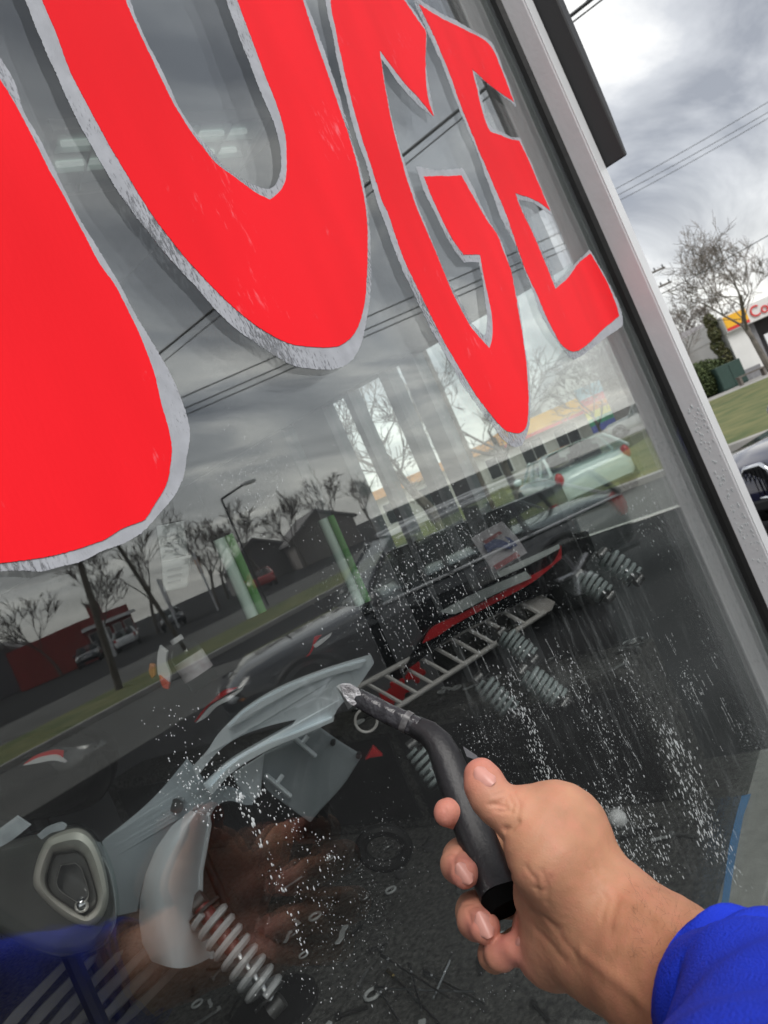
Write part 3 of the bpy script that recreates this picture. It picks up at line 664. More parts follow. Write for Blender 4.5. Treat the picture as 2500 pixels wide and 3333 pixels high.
cab = thing('parts_cabinet', 'low black parts cabinet along the side window behind the rack', 'cabinet', (1.5, 0.8, PT))
MB().box((1.40, 0.22, PT + 0.0005), (1.575, 2.2, 1.02)).build('cabinet_body', CARPET, cab, bevel=0.006)
for k in range(6): MB().box((1.392, 0.24 + .32*k, PT + .03), (1.3995, 0.53 + .32*k, 0.99)).build('drawer_front', mat('drawer_black', (0.014,0.014,0.015), 0.4, var=0.3, vscale=12), cab, bevel=0.003)
cg = np.random.default_rng(21); CM = [mat('clip_steel', (0.22,0.23,0.23), 0.35, metal=0.7, var=0.3, vscale=60), mat('clip_black', (0.02,0.02,0.02), 0.4), mat('clip_pale', (0.40,0.42,0.42), 0.5, var=0.2)]
SHP = []
for k in range(6):
    mb = MB(); g2 = np.random.default_rng(40 + k)
    if k < 2: mb.tube([(-.030,0,0), (.030,0,0)], .0035, 7).tube([(.028,0,0), (.036,0,0)], .008, 6)
    elif k < 4: mb.tube([(.015*math.cos(w), .015*math.sin(w), 0) for w in [2*math.pi*j/16*(.7 if k == 3 else 1) for j in range(16)]], .0032, 6, closed=(k == 2))
    else: mb.sheet([(-.03,-.004,0), (-.01,-.010,0), (.012,-.006,0), (.03,-.009,0), (.032,.004,0), (.008,.006,0), (-.012,.002,0), (-.028,.007,0)], (0,0,.004))
    me_ = D.meshes.new('metal_clip'); me_.from_pydata([tuple(p) for p in mb.v], [], mb.f); me_.materials.append(CM[k % 3]); SHP.append(me_)
for k in range(110):
    o = D.objects.new(('metal_bolt','metal_bolt','ring_clip','open_clip','flat_bracket','flat_bracket')[k % 6], SHP[k % 6]); COL.objects.link(o)
    if k < 45: o.location = (cg.uniform(1.41, 1.565), cg.uniform(.24, 1.3), 1.0265)
    else:
        a_, b_ = cg.uniform(.55, 1.36), cg.uniform(.14, 1.2); o.location = (a_, b_, PT + 0.006)
    o.rotation_euler = (0, 0, cg.uniform(0, 6.28)); sc_ = cg.uniform(.5, .95); o.scale = (sc_, sc_, sc_)
    kn_ = ('small dull bolt', 'small dull bolt', 'small round ring clip', 'small open curved clip', 'small flat jagged bracket', 'small flat jagged bracket')[k % 6]; pl_ = 'lying on top of the low black parts cabinet' if k < 45 else 'scattered on the dark carpeted ledge'
    tag(o, f'{kn_} {pl_}', kn_.split()[-1], f'{kn_.split()[-1]}s {pl_}')
# ---- ceiling light fixture
cf = thing('ceiling_light', 'louvred light fixture with added glow in the shop ceiling seen through the glass', 'light fixture', (1.29, 0.72, 2.44))
def ceilp(sx, sy, z):
    d = direction(sx, sy); return EYE + d * ((z - EYE.z) / d.z)
c00, c10, c11, c01 = ceilp(125,400,2.44), ceilp(835,375,2.44), ceilp(745,555,2.44), ceilp(215,620,2.44)
ax_ = ((c10 - c00) + (c11 - c01)).normalized(); ay_ = Vector((-ax_.y, ax_.x, 0)); cc = (c00 + c10 + c11 + c01) / 4
def cfp(a, b, z): p = cc + ax_ * a + ay_ * b; p.z = z; return p
LX, LY = 0.235, 0.105
def bar(a0, b0, a1, b1, z0, z1): return [cfp(a0,b0,z0),cfp(a1,b0,z0),cfp(a1,b1,z0),cfp(a0,b1,z0),cfp(a0,b0,z1),cfp(a1,b0,z1),cfp(a1,b1,z1),cfp(a0,b1,z1)], [(0,3,2,1),(4,5,6,7),(0,1,5,4),(1,2,6,5),(2,3,7,6),(3,0,4,7)]
GLOW = mat('added_glow', (0.8, 0.85, 0.82), 0.4); GLOW.node_tree.nodes['Principled BSDF'].inputs['Emission Color'].default_value = (0.85, 1.0, 0.93, 1); GLOW.node_tree.nodes['Principled BSDF'].inputs['Emission Strength'].default_value = 0.10  # faint glow added so the unlit fixture shows against the ceiling
LUV = mat('louvre_white', (0.72, 0.78, 0.76), 0.25, var=0.04)
MB().add(*bar(-LX, -LY, LX, LY, 2.446, 2.449)).build('reflector', LUV, cf)
fr_ = MB()
for q in ((-LX-.012,-LY-.012,LX+.012,-LY), (-LX-.012,LY,LX+.012,LY+.012), (-LX-.012,-LY,-LX,LY), (LX,-LY,LX+.012,LY)): fr_.add(*bar(*q, 2.425, 2.449))
fr_.build('frame', ALU2, cf)
for i in range(1, 6):
    a = -LX + 2*LX*i/6; MB().add(*bar(a-.002, -LY, a+.002, LY, 2.428, 2.4455)).build('louvre', LUV, cf)
for i in range(1, 3):
    b_ = -LY + 2*LY*i/3; MB().add(*bar(-LX, b_-.002, LX, b_+.002, 2.4285, 2.445)).build('louvre', LUV, cf)
MB().tube([cfp(-LX+.02, 0.02, 2.44), cfp(LX-.02, 0.02, 2.44)], 0.006, 8).build('glow_tube', GLOW, cf, smooth=True)
MB().tube([cfp(-LX+.02, -0.05, 2.44), cfp(LX-.02, -0.05, 2.44)], 0.006, 8).build('glow_tube', GLOW, cf, smooth=True)

# ---- grey fairing on a black stand
def C6(x, y): return (x / 1.327, 2100 + y / 1.327)
def plate(pts, z, thick, zs=None, dome=0.0):
    """panel of photo-outline points standing z metres ahead; dome bulges its middle to the eye"""
    q = [C6(*p) for p in pts]
    return q
def shell(mb, pts, zfun, thick, step=16.0):
    q = catmull([C6(*p) for p in pts], step)
    mb.sheet([P(a[0], a[1], zfun(a[0], a[1])) for a in q], Fw * thick)
    return mb
fz = lambda x, y: 1.18 + 0.00036 * (x - 600) + 0.0001 * (y - 2500)
fair = thing('grey_fairing', 'pale grey motorcycle front fairing with pointed fin and slot', 'motorcycle part', tuple(P(620, 2650, 1.25)))
fin = [(830,530),(900,450),(930,400),(980,345),(1050,280),(1200,190),(1400,110),(1600,48),(1614,80),(1552,170),(1460,272),(1430,322),(1300,378),(1140,442),(1000,528),(900,632),(878,602),(980,510),(1130,420),(1262,345),(1280,320),(1150,352),(1030,398),(940,462),(852,566)]
shell(MB(), fin, fz, 0.020).build('fin', GREYP, fair, bevel=0.005)
shell(MB(), [(985,362),(1060,290),(1200,205),(1400,122),(1580,68),(1560,96),(1400,142),(1220,222),(1080,312)], lambda x, y: fz(x, y) - 0.012, 0.010).build('upper_crease', GREYP, fair, bevel=0.004)
shell(MB(), [(900,628),(1000,520),(1140,436),(1300,372),(1432,318),(1440,330),(1300,392),(1150,458),(1010,545),(915,645)], lambda x, y: fz(x, y) - 0.016, 0.03).build('lower_rail', GREYP, fair, bevel=0.005)
shell(MB(), [(800,500),(852,560),(900,636),(960,618),(1040,640),(1090,690),(1060,690),(990,672),(930,700),(900,760),(830,722),(740,792),(664,900),(612,1050),(592,1150),(500,1170),(476,1000),(440,850),(600,720),(700,620)], lambda x, y: fz(x, y) + 0.03, 0.012).build('side_arm', mat('grey_arm_plastic', (0.52,0.59,0.63), 0.38, var=0.06), fair, bevel=0.004)
shell(MB(), [(1000,560),(1140,470),(1130,560),(1120,650),(1085,680),(1030,620)], lambda x, y: fz(x, y) + 0.05, 0.010).build('bracket', GREYP, fair, bevel=0.003)
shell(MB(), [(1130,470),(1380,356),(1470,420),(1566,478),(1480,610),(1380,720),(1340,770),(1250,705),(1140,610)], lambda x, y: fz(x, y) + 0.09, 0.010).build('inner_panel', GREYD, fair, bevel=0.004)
for q in (((1270,400),(1362,478)), ((1330,392),(1300,430)), ((1150,562),(1254,652)), ((1222,560),(1190,604))):
    a, b_ = [P(*C6(*w), fz(*C6(*w)) + 0.075) for w in q]
    MB().tube([a, b_], 0.0045, 6).build('rib', GREYP, fair)
for q in ((1437,425), (1548,482)):
    c = P(*C6(*q), fz(*C6(*q)) + 0.075); MB().tube([c, c + Fw * 0.02], 0.0048, 10).build('screw', BLACKP, fair)
# curved scoop: half pipe, convex towards the window
sc_rows = [((815,722),(893,730)), ((735,790),(900,775)), ((672,880),(884,870)), ((628,990),(864,980)), ((606,1090),(862,1080)), ((600,1190),(878,1190)), ((616,1290),(900,1290)), ((655,1365),(916,1345))]
rg = []
for a, b_ in sc_rows:
    row = []
    for j in range(13):
        t_ = j / 12; q = C6(a[0] + (b_[0]-a[0])*t_, a[1] + (b_[1]-a[1])*t_ + 40*math.sin(math.pi*t_)*(1 if a[1] > 1300 else 0))
        row.append(P(*q, fz(*q) + 0.02 - 0.075 * math.sin(math.pi * (0.12 + 0.88*t_)) ))
    rg.append(row)
rg2 = [[p + Fw * 0.006 for p in row] for row in rg]
sm = MB().loft([r_ + o_[::-1] for r_, o_ in zip(rg, rg2)]); sm.build('scoop', mat('scoop_plastic', (0.74,0.81,0.85), 0.36, var=0.05), fair, smooth=True)
lip = [rg[i][-1] for i in range(len(rg))]; MB().tube(lip, 0.0055, 8).build('scoop_rim', GREYP, fair, smooth=True)
bo = P(*C6(762, 695), fz(*C6(762, 695)) + 0.022)
MB().tube([bo, bo + Fw * 0.012], 0.012, 14).build('bolt_head', STEEL, fair)
st = thing('display_stand', 'thin black stand holding up the grey fairing', 'stand', tuple(onledge(800, 2950)))
pb = P(640, 2680, 1.34); base_ = Vector((pb.x + 0.02, pb.y + 0.05, PT))
MB().tube([base_, Vector((base_.x, base_.y, pb.z)), pb], 0.009, 8).build('post', BLACKP, st, smooth=True)
MB().tube([base_ + Vector((0,0,0.0005)), base_ + Vector((0, 0, 0.012))], 0.09, 20).build('foot', BLACKP, st)

# ---- headlight unit in clear cover, lower corner
hl = thing('headlight_unit', 'dark rounded headlight with bronze ring under a clear cover', 'headlight', tuple(P(200, 2850, 0.98)))
def ringpts(pts, z, n=56):
    q = catmull([C6(*p) for p in pts], 2.0, corner=75); d_ = np.cumsum([0] + [np.linalg.norm(q[(i+1) % len(q)] - q[i]) for i in range(len(q))])
    res = []
    for k in range(n):
        i = int(np.searchsorted(d_, d_[-1]*k/n, side='right')) - 1; res.append(P(q[i % len(q)][0], q[i % len(q)][1], z))
    return res
body = [(-120,900),(60,838),(215,800),(330,778),(405,822),(470,950),(500,1110),(490,1220),(425,1305),(300,1338),(150,1316),(0,1240),(-120,1120)]
def shrink(pts, k):
    c = np.mean(np.array(pts, float), axis=0); return [tuple(c + (np.array(p) - c) * k) for p in pts]
HZ = 0.95
rings = [ringpts(shrink(body, k), HZ + dz) for k, dz in ((0.86, 0.0), (0.95, 0.012), (0.99, 0.035), (0.97, 0.08), (0.7, 0.14))]
MB().loft(rings).build('housing', mat('gunmetal_shell', (0.17,0.17,0.165), 0.3, metal=0.2, var=0.2, coat=0.4), hl, smooth=True)
r_out = [(215,830),(330,790),(400,830),(450,950),(470,1080),(440,1180),(380,1215),(300,1190),(220,1130),(150,1050),(145,990),(170,900)]
r_in = [(230,900),(330,885),(372,925),(420,1080),(412,1132),(370,1170),(300,1130),(220,1070),(200,1010)]
def annulus(o, i, z, dz, n=64):
    def res(pts):
        q = [np.array(a) for a in catmull([C6(*p) for p in pts], 5)]; c = np.mean(q, axis=0)
        an = [math.atan2(a[1]-c[1], a[0]-c[0]) for a in q]; k = int(np.argmin(np.abs(an))); q = q[k:] + q[:k]
        return [q[int(j*len(q)/n)] for j in range(n)]
    A, B = res(o), res(i); mb = MB(); rr = []
    for t_, d_ in ((0, 0.018), (0.0, 0), (0.18, -dz), (0.5, -dz*1.3), (0.8, -dz*0.8), (1, 0.004), (1, 0.018)):
        rr.append([P(*(a + (b_ - a) * t_), z + d_) for a, b_ in zip(A, B)])
    return mb.loft(rr, caps=False)
annulus(r_out, r_in, HZ - 0.004, 0.012).build('ring', mat('bronze_chrome', (0.80,0.77,0.70), 0.35, metal=0.25, var=0.08), hl, smooth=True)
annulus(shrink(r_in, 0.97), shrink(r_in, 0.60), HZ - 0.004, -0.006).build('reflector', mat('dark_reflector', (0.14,0.13,0.12), 0.3, metal=0.4), hl, smooth=True)
annulus(shrink(r_in, 0.66), shrink(r_in, 0.56), HZ - 0.010, 0.004).build('inner_ring', CHROME, hl, smooth=True)
MB().sheet(ringpts(shrink(r_in, 0.58), HZ + 0.012), Fw * 0.004).build('lens', BLACKG, hl)
bp_ = P(*C6(355,1120), HZ - 0.006); MB().ball(bp_, 0.010).build('bulb', CHROME, hl, smooth=True)
rings = [ringpts(shrink(body, k), HZ + dz) for k, dz in ((0.70, -0.040), (0.88, -0.034), (0.97, -0.020), (1.015, 0.010), (1.03, 0.045))]
MB().loft(rings, caps=False).build('clear_cover', CLEAR, hl, smooth=True)
MB().tube(ringpts(shrink(body, 1.03), HZ + 0.045), 0.0022, 6, closed=True).build('cover_rim', CLEAR, hl, smooth=True)
for i, (a, b_, lab) in enumerate(((((-80,850),(70,740),(130,780),(40,850),(-60,900)), 0, 'clear folded plastic bag lying over the headlight unit'), (((160,820),(200,788),(262,768),(285,782),(278,796),(220,812),(180,840)), 1, 'small pale tag tied above the headlight unit'))):
    tag(shell(MB(), a, lambda x, y: 0.90, 0.004, 8).build('plastic_bag' if i == 0 else 'paper_tag', mat('milky_film', (0.42,0.47,0.50), 0.25, var=0.2, vscale=40)), lab, 'bag' if i == 0 else 'tag')
hs = MB(); hb = onledge(120, 3240); hs.tube([P(150,2930,1.05), Vector((P(150,2930,1.05).x, P(150,2930,1.05).y, PT))], 0.012, 8); hs.build('support_post', BLACKP, hl)

# ---- shock absorbers: coil, body, rod, eyes
def shock(a, b, coils, rc, rw, label, m1=WHITEP, m2=REDP, grp='shock absorbers lying in the display'):
    a, b = Vector(a), Vector(b); ax = (b - a); ln = ax.length; ax.normalize()
    t_ = thing('shock_absorber', label, 'shock absorber', tuple(a), grp)
    u_ = ax.orthogonal().normalized(); w_ = ax.cross(u_)
    pts = []
    for i in range(coils * 14 + 1):
        q = 2*math.pi*i/14; s_ = 0.12 + 0.76 * i / (coils*14)
        pts.append(a + ax*(ln*s_) + (u_*math.cos(q) + w_*math.sin(q))*rc)
    MB().tube(pts, rw, 6).build('spring', m1, t_, smooth=True)
    MB().tube([a + ax*(ln*.06), a + ax*(ln*.5)], rc*0.55, 12).build('damper_body', m2, t_, smooth=True)
    MB().tube([a + ax*(ln*.5), a + ax*(ln*.96)], rc*0.26, 10).build('rod', STEEL, t_, smooth=True)
    for s_ in (0.10, 0.90): MB().tube([a + ax*(ln*(s_-.012)), a + ax*(ln*(s_+.012))], rc*1.15, 16).build('spring_seat', BLACKP, t_, smooth=True)
    for s_ in (0.02, 0.98): MB().tube([a + ax*(ln*s_) - w_*rc*.5, a + ax*(ln*s_) + w_*rc*.5], rc*0.5, 12).build('eye', mat('dark_steel', (0.16,0.16,0.16), 0.4, metal=0.7), t_, smooth=True)
    return t_
GREYS = mat('spring_grey', (0.34, 0.39, 0.39), 0.35, var=0.06)
shock(P(640,2930,1.24), P(905,3280,1.18), 8, 0.026, 0.0062, 'big silver coil shock absorber with red body under the fairing', mat('spring_silver', (0.40,0.41,0.42), 0.3, var=0.08), mat('damper_dark_red', (0.16,0.012,0.012), 0.35))
for (x0, y0, x1, y1, z, n) in ((1555,2205,1680,2330,1.62,6), (1630,2055,1740,2150,1.66,6), (1340,2420,1450,2570,1.55,6), (1880,1870,1985,1945,1.6,5), (1960,1800,2080,1890,1.6,5), (1700,2180,1840,2290,1.5,7)):
    lab = {1555:'grey coil shock absorber beside the neck of the scraper', 1630:'grey coil shock absorber below the end of the wire rack', 1340:'grey coil shock absorber half hidden behind the scraper handle', 1880:'small grey coil shock absorber beneath the mirrored car wheel', 1960:'small grey coil shock absorber below the mirrored car tail', 1700:'grey coil shock absorber between rack and water streaks', 1270:'grey coil shock absorber behind the black rubber ring', 2085:'small grey coil shock absorber nearest the window frame'}[x0]
    shock(P(x0,y0,z), P(x1,y1,z-0.03), n, 0.021, 0.0046, lab, GREYS, BLACKP)

# ---- wire rack with rungs
rk = thing('luggage_rack', 'grey tubular luggage rack with ten cross bars', 'rack', tuple(P(1500, 2120, 1.75)))
RZ = 1.72; RM = mat('rack_grey', (0.58,0.56,0.54), 0.4, var=0.1)
A0, A1, B0, B1 = (1175,2232), (1735,1931), (1290,2305), (1800,1975)
def rp_(t_, s_):
    a = np.array(A0) + (np.array(A1)-np.array(A0))*t_; b_ = np.array(B0) + (np.array(B1)-np.array(B0))*t_; q = a + (b_-a)*s_
    return P(q[0], q[1], RZ)
MB().tube([rp_(-0.05,0), rp_(0.95,0)], 0.0062, 8).build('rail', RM, rk, smooth=True)
MB().tube([rp_(-0.05,1), rp_(0.95,1)], 0.0062, 8).build('rail', RM, rk, smooth=True)
for i in range(10): MB().tube([rp_(0.03+0.098*i, 0.03), rp_(0.03+0.098*i+0.012, 0.97)], 0.0048, 6).build('cross_bar', RM, rk, smooth=True)
MB().sheet([rp_(.93,-.12), rp_(.98,-.10), rp_(1.02,.1), rp_(1.03,.9), rp_(.98,1.1), rp_(.93,1.08), rp_(.915,.9), rp_(.915,.1)], Fw*0.006).build('end_plate', mat('plate_beige', (0.52,0.49,0.47), 0.5), rk, bevel=0.003)
for i, (x, y) in enumerate(((1300,2245), (1350,2190), (1265,2275))):
    c = P(x, y, RZ + 0.08); rr = []
    q = [c + Rt*(0.022*math.cos(w)*(1+.25*math.cos(5*w))) + Up*(0.022*math.sin(w)*(1+.25*math.cos(5*w))) for w in [2*math.pi*j/30 for j in range(30)]]
    tag(MB().sheet(q, Fw*0.012).build('scalloped_handwheel', REDP, bevel=0.003), ('red scalloped knob glimpsed behind the middle of the rack', 'red scalloped knob glimpsed behind the rack, highest of three', 'red scalloped knob glimpsed behind the rack, lowest of three')[i], 'knob', 'red knobs behind the rack')

# ---- red and white striped fairing panel
def C5(x, y): return (900 + x/1.185, 1100 + y/1.185)
def flat(pts, z, thick, f=C5, step=14):
    q = catmull([f(*p) for p in pts], step); return MB().sheet([P(a[0], a[1], z) for a in q], Fw * thick)
sp = thing('striped_fairing', 'black fairing panel with long red and white stripes', 'motorcycle part', tuple(P(1600, 1950, 1.68)))
flat([(480,1300),(560,1160),(640,1070),(760,990),(900,900),(1090,780),(1200,740),(1230,820),(1150,920),(1000,1000),(820,1080),(640,1180)], 1.70, 0.02).build('panel', BLACKG, sp, bevel=0.004)
flat([(563,1178),(600,1118),(720,1060),(860,985),(960,930),(1065,868),(1098,800),(1100,850),(990,940),(850,1018),(700,1098),(620,1150)], 1.692, 0.006).build('red_stripe', REDP, sp)
flat([(632,1056),(760,988),(962,900),(985,925),(840,990),(690,1064)], 1.684, 0.006).build('white_stripe', mat('stripe_white', (0.50,0.54,0.53), 0.4), sp)
flat([(850,905),(960,855),(1090,796),(1094,812),(970,876),(862,924)], 1.684, 0.006).build('white_stripe', mat('stripe_white', (0.5,0.5,0.5)), sp)
# poster bag
pg = thing('printed_bag', 'white paper bag printed with blurred red and blue emblem', 'bag', tuple(P(1640, 1790, 1.6)))
flat([(752,775),(800,745),(870,708),(925,765),(968,828),(900,870),(842,908),(795,840)], 1.58, 0.008).build('paper', mat('bag_paper', (0.55,0.53,0.55), 0.6, var=0.08, vscale=30, bump=0.3, bscale=25), pg, bevel=0.002)
flat([(800,800),(850,775),(915,800),(905,815),(850,808),(815,830)], 1.572, 0.002).build('blue_print', mat('print_blue', (0.10,0.12,0.26), 0.6), pg)
flat([(795,785),(860,745),(872,752),(808,795)], 1.572, 0.002).build('red_print', mat('print_red', (0.36,0.10,0.10), 0.6), pg)
flat([(835,880),(925,825),(940,840),(850,895)], 1.572, 0.002).build('red_print', mat('print_red', (0,0,0)), pg)
flat([(880,765),(900,770),(930,800),(915,808)], 1.570, 0.002).build('blue_print', mat('print_blue', (0,0,0)), pg)

# ---- red edged white trim pieces, lens pieces, packets hanging in the display
def C3(x, y): return (600 + x/2.552, 1850 + y/2.552)
for i, (w, r_, lab) in enumerate((
    ([(90,1290),(200,1160),(290,1100),(420,1030),(490,990),(480,1010),(380,1090),(270,1150),(180,1240)], [(80,1280),(150,1180),(220,1110),(320,1020),(440,990),(300,1080),(200,1150),(120,1250)], 'white arrow shaped trim with red edge beside the grey fin'),
    ([(1070,640),(1120,600),(1225,535),(1215,560),(1150,620),(1090,660)], [(1010,740),(1050,680),(1080,570),(1140,555),(1100,600),(1075,660),(1040,720)], 'short white trim piece with red edge above the grey fin'))):
    t_ = thing('trim_piece', lab, 'trim', tuple(P(*C3(*w[0]), 1.5)), 'red edged trim pieces')
    flat(w, 1.45, 0.008, C3, 8).build('white_face', WHITEP, t_, bevel=0.002); flat(r_, 1.462, 0.008, C3, 8).build('red_edge', REDP, t_, bevel=0.002)
def C58(x, y): return (x/2.37, 1700 + y/2.37)
bt = thing('plastic_bottle', 'clear plastic bottle with pale label hanging head up', 'bottle', tuple(P(*C58(1500,1100), 1.4)))
q0, q1 = P(*C58(1400,960), 1.4), P(*C58(1590,1255), 1.4); dq = q1 - q0
MB().tube([q0 - dq*.18, q0 - dq*.08, q0, q0 + dq*.15, q1 - dq*.05, q1], [.010,.010,.022,.029,.029,.024], 18).build('bottle_body', CLEAR, bt, smooth=True)
MB().tube([q0 + dq*.28, q0 + dq*.72], 0.0295, 18, caps=False).build('label', mat('faded_label', (0.45,0.40,0.42), 0.6, vscale=40, color2=(0.60,0.60,0.62)), bt, smooth=True)
MB().tube([q0 - dq*.24, q0 - dq*.13], 0.012, 12).build('cap', WHITEP, bt, smooth=True)
t_ = thing('side_cover', 'white curved side cover with red lower end', 'motorcycle part', tuple(P(*C58(1260,1120), 1.4)))
flat([(1230,950),(1290,1000),(1280,1080),(1315,1180),(1305,1260),(1250,1215),(1215,1170),(1210,1040)], 1.4, 0.012, C58, 6).build('white_part', WHITEP, t_, bevel=0.003)
flat([(1225,1180),(1305,1245),(1300,1290),(1260,1280),(1235,1230)], 1.393, 0.012, C58, 6).build('red_part', mat('orange_red', (0.6,0.07,0.02), 0.4), t_, bevel=0.003)
flat([(1150,1090),(1190,1100),(1200,1180),(1170,1210),(1145,1160)], 1.41, 0.012, C58, 6).build('amber_part', AMBER, t_, bevel=0.003)
for i, (pts, z, lab) in enumerate((
    ([(1205,30),(1410,-10),(1445,270),(1245,300)], 1.55, 'pale printed packet hanging behind the glass under letter H, upper one'),
    ([(1245,300),(1470,255),(1440,500),(1260,540)], 1.53, 'pale printed packet hanging behind the glass, lower one of two'))):
    t_ = thing('hanging_packet', lab, 'packet', tuple(P(*C58(*pts[0]), z)), 'packets hanging in the display')
    q = [P(*C58(*p), z) for p in pts]; MB().sheet(q, Fw*0.012).build('card', mat('packet_grey', (0.42,0.46,0.46), 0.5, var=0.15, vscale=18), t_, bevel=0.002)
    n_ = -Fw*0.0015
    for k in range(3):
        s0, s1 = 0.30 + .2*k, 0.36 + .2*k
        a = q[0].lerp(q[3], s0).lerp(q[1].lerp(q[2], s0), .2); b_ = q[0].lerp(q[3], s0).lerp(q[1].lerp(q[2], s0), .75); c = q[0].lerp(q[3], s1).lerp(q[1].lerp(q[2], s1), .75); d_ = q[0].lerp(q[3], s1).lerp(q[1].lerp(q[2], s1), .2)
        MB().sheet([p - Fw*0.001 for p in (a, b_, c, d_)], n_).build('print_line', mat('packet_print', (0.22,0.25,0.26), 0.6), t_)
    MB().tube([q[0].lerp(q[1], .5), Vector((*q[0].lerp(q[1], .5).xy, 2.449))], 0.0008, 5).build('hanging_thread', CLEAR, t_)
GT = mat('green_tube', (0.16, 0.38, 0.14), 0.2, var=0.1)
for i, (a, b_, wd, z, lab) in enumerate((((712,1755),(805,2015), 0.011, 1.3, 'short white and green glass tube hanging among the parts'), ((1050,1690),(1135,1985), 0.010, 1.5, 'long green glass strip hanging before the side window'))):
    t_ = thing('glass_tube', lab, 'tube', tuple(P(*b_, z)))
    p, q = P(*a, z), P(*b_, z); q = Vector((p.x, p.y, q.z))
    MB().tube([p, q], wd, 10).build('white_core', mat('milky_green', (0.62,0.78,0.70), 0.15), t_, smooth=True)
    MB().tube([p + r0*wd*1.7, q + r0*wd*1.7], wd*0.7, 10).build('green_edge', GT, t_, smooth=True)
    MB().tube([p, Vector((p.x, p.y, 2.449))], 0.0006, 5).build('hanging_thread', CLEAR, t_)
# fuel tank with flash
tk = thing('black_tank', 'glossy black fuel tank with red and white flash', 'motorcycle part', tuple(P(150, 2560, 1.6)))
bl_ = [(-150,560),(0,420),(150,370),(330,350),(470,380),(510,440),(500,560),(420,680),(250,740),(60,760),(-150,740)]
rings = [ringpts(shrink(bl_, k), 1.5 + dz) for k, dz in ((0.55, -0.05), (0.8, -0.03), (0.95, 0.01), (1.0, 0.06), (0.9, 0.14), (0.6, 0.2))]
MB().loft(rings).build('shell', BLACKG, tk, smooth=True)
shell(MB(), [(100,515),(150,478),(230,452),(275,455),(270,500),(230,480),(160,500)], lambda x, y: 1.448, 0.02, 8).build('red_flash', REDP, tk, bevel=0.002)
shell(MB(), [(98,520),(160,490),(240,478),(282,508),(230,498),(160,510)], lambda x, y: 1.440, 0.02, 8).build('white_flash', WHITEP, tk, bevel=0.002)
MB().tube([P(110,2640,1.62), Vector((*P(110,2640,1.62).xy, PT))], 0.02, 10).build('mount', BLACKP, tk)
# wheel spokes lying on the ledge
SPK = [((1268,3168),(1440,3345)), ((1390,3178),(1585,3285)), ((1238,3235),(1310,3350)), ((1240,3248),(1560,3262)), ((1350,3180),(1390,3330)), ((1830,2735),(2035,2665)), ((1860,2762),(2120,2745)), ((1490,3200),(1440,3320)), ((1275,3180),(1500,3330))]
SL = ('steel wheel spoke with brass tip pointing at the bottom of the hand', 'bright steel wheel spoke lying slantwise below the little finger', 'short steel wheel spoke farthest from the hand on the ledge', 'steel wheel spoke lying level across the others', 'dull steel wheel spoke crossing behind the brass tipped one', 'steel wheel spoke lying above the wrist, upper of two', 'steel wheel spoke lying above the wrist, lower of two', 'dark thin wheel spoke crossing the bright slanting one', 'steel wheel spoke running beside the brass tipped one')
BRASS = mat('brass', (0.55,0.42,0.16), 0.3, metal=1.0)
for i, ((a, b_), lab) in enumerate(zip(SPK, SL)):
    t_ = thing('wheel_spoke', lab, 'spoke', tuple(onledge(*a)), 'wheel spokes scattered on the ledge')
    p, q = onledge(*a), onledge(*b_); p.z = q.z = PT + 0.004 + 0.0046*i; d_ = (q - p).normalized()
    MB().tube([p, q], 0.0019, 6).build('rod', STEEL, t_, smooth=True)
    MB().tube([p - d_*0.004, p + d_*0.022], 0.0035, 8).build('nipple', BRASS if i == 0 else STEEL, t_, smooth=True)
# pale lever blanks, fanned, lower corner
for i in range(8):
    x, y = 20 + 92*i - (230 if i > 4 else 0), 3290 - 22*i + (95 if i > 4 else 0)
    a = P(x - 70, y + 130, 1.15 + .02*i); b_ = P(x + 190 - 6*i, y - 150 + 9*i, 1.17 + .02*i)
    d_ = (b_ - a); sdv = Fw.cross(d_).normalized() * 0.009
    lab = ('first', 'second', 'third', 'fourth', 'fifth', 'sixth', 'seventh', 'eighth')[i]
    tag(MB().sheet([a - sdv*.6, a + sdv*.4, a.lerp(b_, .3) + sdv, b_ + sdv*.7, b_ + d_.normalized()*.012, b_ - sdv*.6, a.lerp(b_, .4) - sdv], Fw*0.006).build('lever_blank', mat('lever_grey', (0.16,0.16,0.155), 0.4, var=0.15, vscale=20), bevel=0.0015), f'pale grey metal lever in the fan below the headlight, {lab} of eight', 'lever', 'fan of levers below the headlight')
# wire loop, round caps
tag(MB().tube([P(1192 + 36*math.cos(w), 2345 + 38*math.sin(w), 1.2) for w in [2*math.pi*j/28 for j in range(28)]], 0.0022, 6, closed=True).build('wire_loop', RM), 'thin grey wire loop hanging under the scraper head', 'loop')
tag(MB().ball(onledge(2010, 2665, PT + 0.012), 0.019, 14, 8).build('white_ball', WHITEP, smooth=True), 'round white plastic ball lying on the ledge by the wrist', 'ball')
for i, (x, y, lab) in enumerate(((1400,2765,'small dull steel nut on the ledge beside the middle finger'), (1345,2660,'small dull steel nut on the ledge beside the index finger'), (1310,2850,'small dull steel nut on the ledge left of the ring finger'))):
    c = onledge(x, y); hx = [c + Vector((math.cos(w), math.sin(w), 0))*0.016 for w in [math.pi*j/3 for j in range(6)]]
    tag(MB().sheet(hx, (0,0,0.012)).build('steel_nut', mat('dull_steel', (0.10,0.10,0.10), 0.45, metal=0.6), bevel=0.002), lab, 'nut', 'nuts lying on the ledge')
